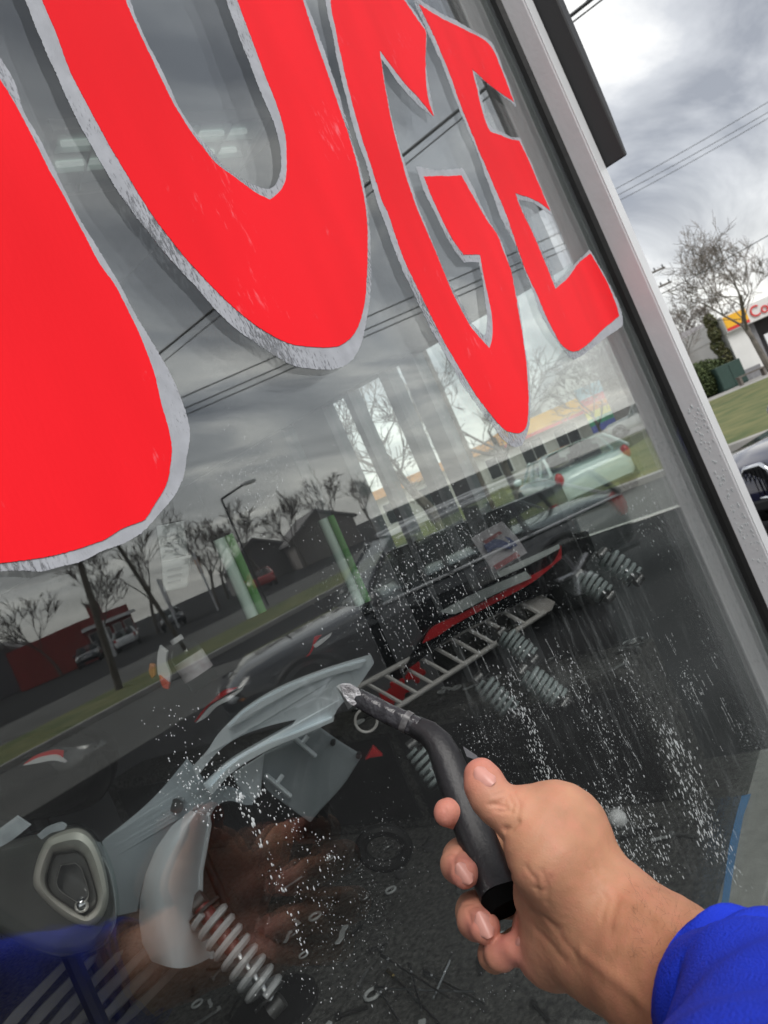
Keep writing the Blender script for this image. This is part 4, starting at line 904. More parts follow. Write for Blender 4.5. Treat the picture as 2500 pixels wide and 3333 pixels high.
# dark crate of parts and red cover behind the scraper
tag(flat([(520,900),(590,780),(680,860),(560,880)], 1.62, 0.02, lambda x, y: (1000 + x/2.765, 2150 + y/2.765), 8).build('red_cover', REDP, bevel=0.003), 'dark red plastic cover below the neck of the scraper', 'cover')
tag(MB().tube([P(1250 + 75*math.cos(w), 2760 + 60*math.sin(w), 1.42) for w in [2*math.pi*j/36 for j in range(36)]], 0.012, 10, closed=True).build('rubber_ring', RUBBER), 'black rubber ring standing behind the index finger', 'ring')

# ================================================================== OUTDOORS: trees
def bare_tree(label, base, height, spread, seed, levels=5, trunk_r=0.16, first=0.28, group='bare winter trees', twig=0.012):
    rr = random.Random(seed); t_ = thing('bare_tree', label, 'tree', tuple(base), group)
    tr, cw = MB(), MB()
    def grow(p, d, ln, r_, lev):
        mb = tr if lev <= 2 else cw
        n = 4 if lev < 3 else 3; pts = [p]; rads = [r_]; q = p.copy(); dd = d.copy()
        for i in range(n):
            dd = (dd + Vector((rr.gauss(0, .10), rr.gauss(0, .10), rr.gauss(0.03, .06)))).normalized()
            q = q + dd * (ln / n); pts.append(q.copy()); rads.append(max(r_ * (1 - 0.45*(i+1)/n), twig * 0.6))
        mb.tube(pts, rads, 7 if lev == 0 else (5 if lev < 3 else 3), caps=False)
        if lev >= levels: return
        kids = rr.randint(3, 4) if lev < 3 else rr.randint(2, 4)
        for k in range(kids):
            s_ = rr.uniform(0.45, 1.0) if lev else rr.uniform(0.6, 1.0)
            j = min(int(s_ * n), n - 1); pp = pts[j].lerp(pts[j+1], s_*n - j)
            a = rr.uniform(0, 2*math.pi); o_ = dd.orthogonal().normalized(); o_ = Matrix.Rotation(a, 3, dd) @ o_
            nd = (dd * rr.uniform(0.55, 1.0) + o_ * rr.uniform(0.45, 0.95) * spread + Vector((0,0,0.18))).normalized()
            grow(pp, nd, ln * rr.uniform(0.58, 0.82), max(rads[j] * rr.uniform(0.45, 0.65), twig), lev + 1)
    grow(Vector(base), Vector((0.03, 0.02, 1)), height * first, trunk_r, 0)
    tr.build('trunk', BARK, t_, smooth=True, recalc=False); cw.build('crown', TWIG, t_, recalc=False)
    return t_
bare_tree('large bare tree in front of the petrol station entrance', hz(16.9, 31), 11.5, 1.15, 3, 6, 0.16, 0.26, twig=0.011)
bare_tree('thin young bare tree on the lawn before the beige house', hz(18.9, 43), 5.4, 0.8, 5, 4, 0.06, 0.40, twig=0.012)
bare_tree('bare tree just showing past the window frame', hz(18.0, 46), 10.5, 1.0, 8, 6, 0.18, 0.28, twig=0.02)
bare_tree('big spreading bare tree seen through the side window under letter G', hz(1.4, 22), 9.5, 1.15, 12, 6, 0.20, 0.28, twig=0.013)
bare_tree('bare tree seen through the side window beside the tip of letter G', hz(4.6, 27), 9.0, 1.0, 15, 6, 0.17, 0.28, twig=0.014)
bare_tree('small bare tree before the white gabled building', hz(11.0, 36), 7.0, 1.0, 17, 5, 0.10, 0.30, twig=0.014)
bare_tree('bare tree behind the beige house roof', hz(22.0, 62), 13.0, 1.1, 21, 6, 0.2, 0.26, twig=0.024)
bare_tree('bare tree rising behind the station sign', hz(28.5, 60), 13.5, 1.1, 22, 6, 0.2, 0.26, twig=0.024)
bare_tree('bare tree crowding the window frame edge behind the hedge', hz(19.6, 56), 12.0, 1.1, 23, 6, 0.2, 0.26, twig=0.022)
for i, (u_, z_, h_, lab) in enumerate(((-22.5, 56, 10.0, 'mirrored bare tree nearest the red shopfront'), (-19.5, 58, 12.5, 'mirrored tall bare tree between red shopfront and utility pole'), (-15.0, 60, 10.5, 'mirrored bare tree behind the blank white signboard'), (-11.0, 62, 10.0, 'mirrored bare tree behind the orange disc sign'), (-8.0, 66, 9.5, 'mirrored bare tree in front of the dark houses'), (-28.5, 60, 11, 'mirrored bare tree at the very edge beyond the red shopfront'), (-17.3, 74, 11, 'mirrored far bare tree straight above the white car'), (-4.5, 72, 9.0, 'mirrored far bare tree beside the pale gabled house'), (-1.5, 78, 9.5, 'mirrored far bare tree behind the side window strips'))):
    bare_tree(lab, hz(u_, z_, -0.15, True), h_, 0.75, 30 + i, 5, 0.16, 0.30, twig=0.022, group='trees mirrored in the glass')

# ================================================================== OUTDOORS: cables and poles
def cable(label, a, b, r_, sag=0.3, grp='overhead cables'):
    a, b = Vector(a), Vector(b); pts = []
    for i in range(17):
        t2 = i/16; p = a.lerp(b, t2); p.z -= sag*4*t2*(1-t2); pts.append(p)
    tag(MB().tube(pts, r_, 5).build('overhead_cable', WIRE), label, 'cable', grp)
def ext(a, b, k0, k1): return a + (b - a)*k0, a + (b - a)*k1
def at_h(sx, sy, h, mirror=False):
    d = direction(sx, sy); p = EYE + d * ((h - EYE.z) / d.z)
    if mirror: p.y = -p.y
    return p
a, b_ = ext(at_h(520,1150,7,True), at_h(1590,280,7,True), -0.6, 1.6); cable('thick dark cable mirrored across letters U, G and E', a, b_, 0.030, 0.0)
a, b_ = ext(at_h(530,1180,7,True), at_h(1590,315,7,True), -0.6, 1.6); cable('thinner cable mirrored just under the thick one', a, b_, 0.014, 0.0)
for i, dy in enumerate((0, 40, 62)):
    a, b_ = ext(at_h(600,1290+dy,7.5,True), at_h(1860,742+dy,7.5,True), -1.2, 1.4); cable(('uppermost of three level cables mirrored below letter U', 'middle of three level cables mirrored below letter U', 'lowest of three level cables mirrored below letter U')[i], a, b_, 0.022, 0.0)
for i, (p, q) in enumerate((((2000,600),(2500,318)), ((2005,622),(2500,352)), ((2010,640),(2500,372)), ((2140,952),(2500,752)), ((1825,35),(1890,0)))):
    a, b_ = ext(at_h(*p, 7.6), at_h(*q, 7.6), -0.8, 1.5)
    if i == 3: a, b_ = P(1900,1085,30), P(2900,530,24)
    cable(('highest of three cables in the open sky', 'middle of three cables in the open sky', 'lowest of three cables in the open sky', 'cable passing in front of the bare tree crowns', 'cable end at the top by the black canopy')[i], a, b_, 0.009 if i < 3 else 0.014, 0.15)
def pole(label, a, b, r_, arm=None):
    t_ = thing('utility_pole', label, 'pole', tuple(a), 'utility poles')
    MB().tube([a, Vector(a).lerp(b, .5), b], [r_, r_*.9, r_*.75], 10).build('shaft', mat('pole_wood', (0.10,0.085,0.07), 0.9, var=0.25, vscale=3), t_, smooth=True)
    for h_ in (arm or ()):
        c = Vector(a).lerp(b, h_); MB().tube([c - r0*1.1, c + r0*1.1], 0.06, 6).build('cross_arm', BARK, t_)
        for s_ in (-1, -.5, .5, 1): MB().tube([c + r0*s_, c + r0*s_ + Vector((0,0,.22))], 0.04, 6).build('insulator', BLACKP, t_)
    return t_
pa = Q(392, 2250, 21); pa.z = -0.15; pole('mirrored utility pole below the foot of letter H', pa, Q(225, 1720, 21), 0.11, (0.97,))
pa = Q(590, 2080, 26); pa.z = -0.15; pole('mirrored slanting pole beside the hanging packets', pa, Q(330, 1690, 24), 0.08)
pa = hz(19.5, 44); pole('utility pole with cross arms among the bare branches', pa, Vector((pa.x, pa.y, 8.2)), 0.13, (0.86, 0.97))
pa = hz(3.2, 24); pole('dark utility pole seen through the side window left of letter G', pa, Vector((pa.x, pa.y, 9)), 0.10, ())
sl_ = thing('street_lamp', 'mirrored street lamp with bent arm under letters H and U', 'street lamp', tuple(hz(-6.05, 32, -0.15, True)))
b0_ = hz(-6.05, 32, -0.15, True); tp_ = Vector((b0_.x, b0_.y, 4.75))
MB().tube([b0_, tp_], 0.045, 8).build('shaft', BLACKP, sl_, smooth=True); MB().tube([tp_, tp_ + Vector((1.3, 0.4, 0.3))], 0.05, 6).build('arm', BLACKP, sl_); MB().box(tuple(tp_ + Vector((1.1,0.25,.22))), tuple(tp_ + Vector((1.8,0.55,.36)))).build('lamp_head', ALU, sl_, bevel=0.03)

# ================================================================== OUTDOORS: buildings (things in local axes: x along the front, -y the front)
def rotbuild(label, name, cen, ang, grp=None): return thing(name, label, 'building', tuple(cen), grp, ang)
WINM = mat('dark_window', (0.03,0.035,0.04), 0.12)
STUC = mat('white_stucco', (0.66,0.66,0.64), 0.8, var=0.05, vscale=0.8, bump=0.1)
BEIGE = mat('beige_stucco', (0.48,0.44,0.41), 0.85, var=0.06, vscale=0.8)
YEL = mat('sign_yellow', (0.80,0.42,0.02), 0.5, var=0.05); SRED = mat('sign_red', (0.62,0.03,0.03), 0.5, var=0.06)
ROOF = mat('roof_grey', (0.20,0.19,0.19), 0.9, var=0.15)
def win_part(parent, x0, x1, z0, z1, y, bars=1):
    f_ = MB().box((x0, y-.06, z0), (x1, y+.05, z1)).build('window', STUC, parent, local=True)
    for k in range(bars):
        a = x0 + .06 + (x1-x0-.12)*k/bars; b2 = a + (x1-x0-.12)/bars - .04
        MB().box((a, y-.075, z0+.07), (b2, y-.058, z1-.07)).build('pane', WINM, f_, local=True)
# petrol station shop, facing the road (front towards the eye)
angf = math.atan2(-r0.x, r0.y) + math.pi/2
fa = math.atan2(r0.y, r0.x)                         # front runs along r0: local x = r0, local -y = towards the eye
ps = thing('petrol_station_shop', 'white petrol station shop with yellow and red sign over its entrance', 'building', tuple(hz(23.9, 46)), None, fa)
MB().box((-0.6, 0, 0), (0.72, 6, 3.9)).build('wall', STUC, ps, local=True)
MB().box((0.725, 0.3, 0), (1.35, 6, 3.2)).build('grey_pier', mat('pier_grey', (0.20,0.20,0.21), 0.7), ps, local=True)
MB().box((1.355, 1.2, 0), (14, 6, 3.2)).build('dark_interior', mat('shadow_interior', (0.02,0.018,0.02), 0.6), ps, local=True)
MB().box((-0.65, -0.35, 3.2), (14, 6.1, 4.25)).build('fascia', STUC, ps, local=True)
MB().box((-0.60, -0.40, 3.45), (0.85, -0.352, 4.15)).build('sign_yellow_panel', YEL, ps, local=True)
MB().box((-0.60, -0.401, 3.28), (0.85, -0.353, 3.44)).build('sign_red_panel', SRED, ps, local=True)
MB().box((3.6, 0.9, 0.9), (4.6, 1.15, 2.3)).build('red_display', SRED, ps, local=True)
MB().box((-0.7, -0.3, 0), (0.4, -0.02, 0.75)).build('plinth', mat('pier_grey', (0,0,0)), ps, local=True)
fc = D.curves.new('sign_lettering', 'FONT'); fc.body = 'Con'; fc.size = 0.95; fc.extrude = 0.02; fc.materials.append(SRED)
tmp = D.objects.new('tmp_text', fc); COL.objects.link(tmp); bpy.context.view_layer.update()
tm = D.meshes.new_from_object(tmp.evaluated_get(bpy.context.evaluated_depsgraph_get())); D.objects.remove(tmp)
fo = D.objects.new('sign_lettering', tm); COL.objects.link(fo); fo.parent = ps; fo.location = (1.0, -0.42, 3.42); fo.rotation_euler = (R(90), 0, 0)
gs = thing('roadside_sign', 'small white sign on a post before the station entrance', 'sign', tuple(hz(24.2, 43)), None, fa)
MB().box((-0.05,-.05,0), (0.05,.05,1.3)).build('post', WHITEP, gs, local=True); MB().box((-0.5,-.08,1.3), (0.5,-.02,2.2)).build('board', WHITEP, gs, local=True)
bn = thing('bench', 'low dark bench on the path beside the lawn', 'bench', tuple(hz(21.8, 42.3, -0.05)), None, fa)
MB().box((-.8,-.2,.42), (.8,.2,.5)).build('seat', BARK, bn, local=True)
for s_ in (-.7, .7): MB().box((s_-.06,-.18,0), (s_+.06,.18,.42)).build('leg', BARK, bn, local=True)
hb = thing('beige_house', 'low beige house with one dark window beyond the lawn', 'building', tuple(hz(22.9, 52)), None, fa)
MB().box((-3.6, 0, 0), (4.0, 7, 4.0)).build('wall', BEIGE, hb, local=True)
MB().add([(-3.9,-.4,3.9),(4.2,-.4,3.9),(4.2,7.4,3.9),(-3.9,7.4,3.9),(-3.9,3.5,4.9),(4.2,3.5,4.9)], [(0,1,5,4),(2,3,4,5),(0,4,3),(1,2,5),(0,3,2,1)]).build('roof', ROOF, hb, local=True)
win_part(hb, 1.3, 2.5, 1.6, 2.8, 0, 2)
hd = thing('hedge', 'rounded dark green hedge beside the window frame', 'hedge', tuple(hz(21.5, 47)))
def bush(mb, c, rx, rz, n, sz, seed):
    g_ = np.random.default_rng(seed)
    for i in range(n):
        d = g_.normal(size=3); d /= np.linalg.norm(d); rr = g_.uniform(.72, 1.0)
        p = Vector((c[0] + d[0]*rx*rr, c[1] + d[1]*rx*rr, max(c[2] + d[2]*rz*rr, 0.05))); a = Vector(g_.normal(size=3)).normalized(); b2 = a.orthogonal().normalized()
        mb.add([p - a*sz, p + b2*sz*.5, p + a*sz, p - b2*sz*.5], [(0,1,2,3)])
    return mb
HG = mat('hedge_leaf', (0.030,0.050,0.015), 0.8, vscale=4, color2=(0.075,0.10,0.03))
bush(MB(), hd.location + Vector((0,0,1.0)), 1.7, 1.35, 5200, 0.11, 3).build('leaves', HG, hd, recalc=False)
MB().ball(tuple(hd.location + Vector((0,0,.9))), 1.2, 12, 8, (1,1,.9)).build('core', HG, hd)
iv = thing('ivy_column', 'tall ivy covered corner between beige house and white shop', 'shrub', tuple(hz(22.9, 46.5)))
mb = MB()
for k in range(6): bush(mb, iv.location + Vector((0.1*math.sin(k),0.1*math.cos(2*k),0.5 + .75*k)), 0.5 - .03*k, .55, 500, 0.11, 20+k)
mb.build('leaves', mat('ivy_leaf', (0.07,0.085,0.03), 0.8, vscale=3, color2=(0.14,0.13,0.06)), iv, recalc=False); MB().tube([iv.location, iv.location + Vector((0,0,4.5))], .08, 6).build('stem', BARK, iv)
ub = thing('utility_cabinet', 'dark green utility cabinet between hedge and white shop', 'cabinet', tuple(hz(22.2, 45.6, -0.09)), None, fa)
MB().box((-.8,-.5,0), (.8,.5,1.5)).build('cabinet_body', mat('cabinet_green', (0.02,0.05,0.04), 0.6), ub, local=True, bevel=0.03); MB().box((-.75,-.53,.1), (-.02,-.50,1.4)).build('door', mat('cabinet_green', (0,0,0)), ub, local=True); MB().box((.02,-.53,.1), (.75,-.50,1.4)).build('door', mat('cabinet_green', (0,0,0)), ub, local=True)
# white gabled building and long low station with orange fascia, seen through the side window
gb = thing('white_gabled_building', 'white gabled building with round vent seen through the side window', 'building', tuple(hz(22.6, 60)), None, fa)
MB().add([(-8,0,0),(4,0,0),(4,9,0),(-8,9,0),(-8,0,4.4),(4,0,4.4),(4,9,4.4),(-8,9,4.4),(-2,0,8.0),(-2,9,8.0)], [(0,1,5,8,4),(2,3,7,9,6),(0,4,7,3),(1,2,6,5),(4,8,9,7),(5,6,9,8)]).build('wall', STUC, gb, local=True)
MB().loft([[(x_, y_, z_) for x_, z_ in ((-8.5,4.1),(-2,8.05),(4.5,4.1),(4.5,4.4),(-2,8.4),(-8.5,4.4))] for y_ in (-.4, 9.4)]).build('roof', mat('pale_roof', (0.42,0.42,0.42), 0.8), gb, local=True)
MB().tube([(-1.2,-.06,5.7), (-1.2,.02,5.7)], 0.6, 20).build('vent', ROOF, gb, local=True)
for k in range(5): MB().box((-1.65,-.10,5.32+.17*k), (-.75,-.062,5.40+.17*k)).build('vent_slat', STUC, gb, local=True)
ls = thing('low_station_building', 'long low station building with orange and yellow fascia behind the trees', 'building', tuple(hz(8.0, 47)), None, fa)
MB().box((-9, 0, 0), (6.2, 6, 2.7)).build('wall', mat('pale_wall', (0.50,0.49,0.46), 0.8, var=0.1), ls, local=True)
MB().box((-9.2,-.5,2.5), (0.4,6.1,3.05)).build('orange_fascia', mat('fascia_orange', (0.62,0.30,0.10), 0.6, var=0.15), ls, local=True)
MB().box((0.41,-.55,2.45), (6.4,6.1,3.3)).build('yellow_fascia', YEL, ls, local=True); MB().box((0.41,-.56,2.25), (6.4,.2,2.44)).build('red_band', SRED, ls, local=True)
for k in range(6): win_part(ls, -8 + 2.3*k, -6.4 + 2.3*k, .7, 2.1, 0, 2)
rs = thing('rainbow_sign', 'upright banner sign striped in rainbow colours at the station', 'sign', tuple(hz(14.0, 45)), None, fa)
for k, c in enumerate(((0.10,0.12,0.42),(0.05,0.30,0.16),(0.62,0.55,0.05),(0.62,0.22,0.03),(0.50,0.04,0.06))):
    MB().box((-.75,-.05,.9 + .42*k), (.75,.05,1.315 + .42*k)).build('stripe', mat(f'banner_{k}', c, 0.6), rs, local=True)
MB().box((-.8,-.06,3.0), (.8,.06,3.7)).build('header', mat('banner_blue', (0.25,0.40,0.50), 0.6), rs, local=True)
for s_ in (-.72, .72): MB().box((s_-.04,-.04,0), (s_+.04,.04,.9)).build('post', ALU, rs, local=True)
# mirrored buildings across the front road (local -y faces the shop)
rb = thing('red_shopfront', 'mirrored red brick shopfront with white trim at the picture edge', 'building', tuple(hz(-26.5, 66, -0.15, True)), None, R(150))
BRK = mat('red_brick', (0.24,0.035,0.03), 0.8, var=0.15, vscale=2)
MB().box((-6, 0, 0), (3.2, 7, 3.5)).build('wall', BRK, rb, local=True); MB().box((-6.1,-.5,2.5), (3.3,-.002,2.8)).build('canopy', WHITEP, rb, local=True)
for k in range(4): win_part(rb, -5.6 + 2.2*k, -4.0 + 2.2*k, .5, 2.2, 0, 2)
MB().box((-1.0,-.1,3.505), (0.6,.3,4.6)).build('parapet_sign', BRK, rb, local=True)
for i, (u_, z_, w_, h0, h1, lab, m_) in enumerate(((-16.6, 54, 3.2, 1.9, 3.7, 'mirrored blank white signboard on two legs', WHITEP), (-13.6, 54, 2.0, 1.6, 4.4, 'mirrored white sign with an orange disc', WHITEP), (-20.8, 52, 1.2, 0.6, 2.6, 'mirrored narrow white sign beside the red shopfront', WHITEP))):
    c = hz(u_, z_, -0.15, True); sg = thing('roadside_sign', lab, 'sign', tuple(c), 'signs mirrored in the glass', R(130))
    MB().box((-w_/2,-.08,h0), (w_/2,.08,h1)).build('board', m_, sg, local=True)
    for s_ in (-.35, .35): MB().box((s_*w_-.07,-.06,0), (s_*w_+.07,.06,h0)).build('leg', ALU, sg, local=True)
    if i == 1:
        for yy in ((-.13,-.082), (.082,.13)): MB().tube([(-.1, yy[0], 3.4), (-.1, yy[1], 3.4)], 0.55, 20).build('orange_disc', AMBER, sg, local=True)
for i, (u_, z_, w_, h_, lab) in enumerate(((-13.6, 75, 8, 3.6, 'mirrored dark gabled house under letter U'), (-7.0, 72, 9, 3.6, 'mirrored pale gabled house beside the side window strips'), (-39, 74, 10, 4.0, 'mirrored dark gabled house beyond the red shopfront'))):
    c = hz(u_, z_, -0.15, True); hs_ = thing('gabled_house', lab, 'building', tuple(c), 'houses mirrored in the glass', R(126))
    DK = mat(f'house_wall_{i}', ((0.16,0.15,0.15),(0.22,0.20,0.19),(0.12,0.12,0.13))[i], 0.8)
    w2 = w_/2
    MB().add([(-w2,-3,0),(w2,-3,0),(w2,3,0),(-w2,3,0),(-w2,-3,h_*.7),(w2,-3,h_*.7),(w2,3,h_*.7),(-w2,3,h_*.7),(-w2,0,h_*1.15),(w2,0,h_*1.15)], [(0,1,5,4),(2,3,7,6),(0,4,8,7,3),(1,2,6,9,5),(4,5,9,8),(6,7,8,9)]).build('wall', DK, hs_, local=True)
    MB().loft([[(x_, y_, z_) for y_, z_ in ((-3.4,h_*.64),(0,h_*1.16),(3.4,h_*.64),(3.4,h_*.70),(0,h_*1.23),(-3.4,h_*.70))] for x_ in (-w2-.3, w2+.3)]).build('roof', ROOF, hs_, local=True)
    for k in range(3): win_part(hs_, -w2 + .8 + k*w_/3.2, -w2 + 2.0 + k*w_/3.2, .9, 2.1, -3, 1); 

# ================================================================== OUTDOORS: cars
TYRE = mat('tyre', (0.012,0.012,0.012), 0.8); RIM = mat('alloy_rim', (0.45,0.45,0.46), 0.3, metal=0.8); HLENS = mat('headlamp_lens', (0.60,0.62,0.64), 0.12, coat=0.5); TLENS = mat('tail_lens', (0.45,0.015,0.015), 0.2)
TRIM = mat('bright_trim', (0.78,0.78,0.78), 0.25, metal=0.3)
def car(label, loc, ang, paint, L_=4.6, W_=1.82, H_=1.66, hood=1.0, belt=0.98, suv=True, cat='car', grille='bars', grp='parked cars'):
    c = thing('parked_car', label, cat, tuple(loc), grp, ang); hl_, hw = L_/2, W_/2
    X = [-1, -.96, -.85, -.62, -.30, 0, .22, .34, .50, .72, .86, .94, .985, 1]
    tail = belt + (.02 if suv else -.02)
    def topz(x):
        if x > .34: return hood - (x-.34)*.12 - max(0, x-.86)*1.0
        if x < -.62 and not suv: return tail - max(0, -.85-x)*.4
        return belt + .0 if x < .34 else hood
    rings = []
    for x in X:
        w = hw * (1 - .10*max(0, abs(x)-.72)/.28 - .16*max(0, abs(x)-.93)/.07); tz = topz(x); lo_ = .30 + .10*max(0, abs(x)-.85)/.15
        if abs(x) == 1: tz -= .10
        half = [(w*.90, lo_), (w*.985, lo_+.10), (w, .55), (w*.99, .72), (w*.955, tz-.06), (w*.86, tz), (w*.40, tz+.025)]
        rings.append([(x*hl_, y, z) for y, z in half] + [(x*hl_, -y, z) for y, z in half[::-1]])
    MB().loft(rings).build('body', paint, c, local=True, smooth=True)
    # greenhouse
    st_ = [(.33, 0), (.20, .55), (.06, .94), (-.12, 1), (-.45, .985), (-.70 if suv else -.45, .95), (-.88 if suv else -.60, .62), (-.955 if suv else -.80, 0)]
    gr_ = []
    for x, k in st_:
        z1 = belt + (H_ - belt)*k; bw = hw*.93; rw = hw*(.93 - .20*k)
        gr_.append([(x*hl_, bw, belt-.02), (x*hl_, rw, z1-.05*k), (x*hl_, rw*.75, z1), (x*hl_, -rw*.75, z1), (x*hl_, -rw, z1-.05*k), (x*hl_, -bw, belt-.02)])
    if not suv: gr_ = [[(p[0] - .14*hl_, p[1], p[2]) for p in r_] for r_ in gr_]; st_ = [(x-.14, k) for x, k in st_]
    MB().loft(gr_).build('glasshouse', glass_mat('car_glass', 1.6, (0.80, 0.85, 0.84)), c, local=True)
    for x in (.02, -.42):
        for s_ in (-1, 1): MB().loft([[(x*hl_ + dx_, s_*.38 + dy_, z_) for dx_, dy_ in ((-.06-lean,-.24*k),(.06-lean,-.24*k),(.06-lean,.24*k),(-.06-lean,.24*k))] for z_, k, lean in ((belt-.05,1,0),(belt+.28*H_/1.6,.95,.06),(belt+.30*H_/1.6,.5,.07),(belt+.48*H_/1.6,.48,.10))]).build('seat', BLACKP, c, local=True, bevel=.03)
    rf = MB(); rr = []
    for x, k in st_[2:6]:
        z1 = H_*1.0 - (H_ - belt)*(1-k); rw = hw*(.93 - .20*k)
        rr.append([(x*hl_, rw+.008, z1-.06), (x*hl_, rw*.77, z1+.012), (x*hl_, 0, z1+.03), (x*hl_, -rw*.77, z1+.012), (x*hl_, -rw-.008, z1-.06)])
    rf.loft(rr, caps=False, closed=False); rf.build('roof', paint, c, local=True, smooth=True)
    for s_ in (-1, 1):
        def gp(x, k): return Vector((x*hl_, s_*(hw*(.93-.20*k)+.006), belt + (H_-belt)*k - .02))
        for pts in ([gp(.33,0), gp(.20,.55), gp(.07,.95)], [gp(-.08,0), gp(-.10,.96)], [gp(-.48,0), gp(-.47,.95)], [gp(st_[7][0],.02), gp(st_[6][0],.62), gp(st_[5][0],.93)]): MB().tube(pts, .035, 6).build('pillar', paint, c, local=True, smooth=True)
        MB().tube([gp(.33,0), gp(-.1,.0), gp(st_[7][0],.0)], .014, 6).build('belt_trim', TRIM, c, local=True)
        MB().tube([gp(.31,.06), gp(.20,.52), gp(.07,.90), gp(-.2,.955), gp(-.62,.93), gp(st_[7][0]+.06,.12)], .017, 6).build('window_trim', TRIM, c, local=True)
        if suv: MB().tube([gp(.02,1.03), gp(-.1,1.07), gp(-.55,1.06), gp(-.68,1.0)], .022, 6).build('roof_rail', ALU, c, local=True, smooth=True)
        MB().ball((.27*hl_, s_*(hw+.10), belt+.07), .11, 10, 6, (.6,1,.75)).build('mirror', paint, c, local=True, smooth=True)
        MB().tube([(.95*hl_, s_*hw*.78, .33), (-.95*hl_, s_*hw*.88, .33)], .04, 6).build('sill_trim', BLACKP, c, local=True)
        for x in (.64, -.60):
            w_ = thing('wheel', None, None, (0,0,0)); w_.parent = c; w_.location = (x*hl_, s_*(hw-.11), .345)
            MB().tube([(0,-.11,0), (0,-.095,0), (0,.095,0), (0,.11,0)], [.29,.345,.345,.29], 26).build('tyre', TYRE, w_, local=True, smooth=True)
            rm = MB().tube([(0,s_*.09,0), (0,s_*.118,0)], .225, 24)
            rm.build('rim', mat('rim_dark', (0.06,0.06,0.06), 0.4), w_, local=True)
            for q in range(5):
                a = 2*math.pi*q/5; MB().tube([(0,s_*.122,0), (.215*math.cos(a), s_*.122, .215*math.sin(a))], .028, 6).build('spoke', RIM, w_, local=True)
            MB().tube([(x*hl_ + .385*math.cos(q), s_*(hw-.004), .345+.385*math.sin(q)) for q in [math.pi*j/14 for j in range(-1, 16)]], .035, 6).build('wheel_arch', BLACKP, c, local=True)
        MB().ball((.935*hl_, s_*hw*.70, hood-.235), .20, 14, 8, (.55,.95,.42)).build('headlamp', HLENS, c, local=True, smooth=True)
        MB().ball((.90*hl_, s_*hw*.86, hood-.27), .11, 12, 8, (.8,.5,.5)).build('turn_signal', AMBER, c, local=True, smooth=True)
        MB().ball((-.955*hl_, s_*hw*.80, belt-.12), .16, 12, 8, (.5,.6,.9)).build('tail_lamp', TLENS, c, local=True, smooth=True)
    if grille == 'bars':
        MB().box((.965*hl_, -hw*.46, hood-.42), (hl_+.012, hw*.46, hood-.16)).build('grille', BLACKP, c, local=True, bevel=.02)
        for k in range(3): MB().tube([(hl_+.014, -hw*.45, hood-.38+.09*k), (hl_+.03, 0, hood-.38+.09*k), (hl_+.014, hw*.45, hood-.38+.09*k)], .014, 6).build('grille_bar', CHROME, c, local=True)
    else:
        for s_ in (-1, 1):
            q = [(hl_+.02 - .05*abs(y)/.3, s_*y, z) for y, z in ((.04,.44),(.10,.40),(.32,.42),(.37,.50),(.36,.64),(.30,.70),(.10,.71),(.04,.66))]
            MB().sheet(q, (-.06,0,0)).build('grille', BLACKP, c, local=True); MB().tube(q, .022, 8, closed=True).build('grille_surround', CHROME, c, local=True, smooth=True)
            for k in range(6): MB().tube([(hl_+.015-.006*k, s_*(.09+.045*k), .44), (hl_+.02-.006*k, s_*(.09+.045*k), .68)], .006, 5).build('grille_slat', BLACKG, c, local=True)
    MB().box((.93*hl_, -hw*.55, .30), (hl_+.02, hw*.55, .40)).build('bumper_intake', BLACKP, c, local=True, bevel=.02)
    return c
PBLACK = mat('car_paint_black', (0.016,0.018,0.022), 0.12, coat=1.0, var=0.05); PNAVY = mat('car_paint_navy', (0.012,0.014,0.045), 0.16, coat=1.0, var=0.05)
PWHITE = mat('car_paint_white', (0.62,0.63,0.64), 0.2, coat=0.8, var=0.03); PMINT = mat('car_paint_mint', (0.60,0.70,0.66), 0.2, coat=0.8, var=0.03)
PRED = mat('car_paint_red', (0.35,0.02,0.02), 0.2, coat=0.8)
sf = hz(.0, 8.1, -0.155, True)
car('black car with roof rails mirrored in the middle of the window', sf, R(-138), PBLACK, 4.5, 1.82, 1.44, 0.88, 0.88)
car('dark blue car with chrome ringed grille parked past the window frame', hz(5.3, 7.5), R(151), PNAVY, 4.6, 1.84, 1.42, 0.86, 0.90, False, grille='ring')
car('small white car parked before the gabled building', hz(15.4, 42, -0.05), R(100), PWHITE, 4.6, 1.8, 1.65)
car('pale mint car on the side road seen through two windows', hz(4.15, 17.2), R(37), PMINT, 4.3, 1.8, 1.36, 0.92, 0.94, False)
for i, (u_, z_, p_, lab) in enumerate(((-25, 58, PBLACK, 'mirrored black car parked before the red shopfront'), (-21.5, 57, PWHITE, 'mirrored white car parked before the red shopfront'), (-17.5, 56, PBLACK, 'mirrored black car under the blank signboard'), (-10.2, 55, PRED, 'mirrored red car under the street lamp'))):
    car(lab, hz(u_, z_, -0.15, True), R(126 + 180*(i % 2)), p_, 4.4, 1.78, 1.5, suv=False, grp='cars mirrored across the road')

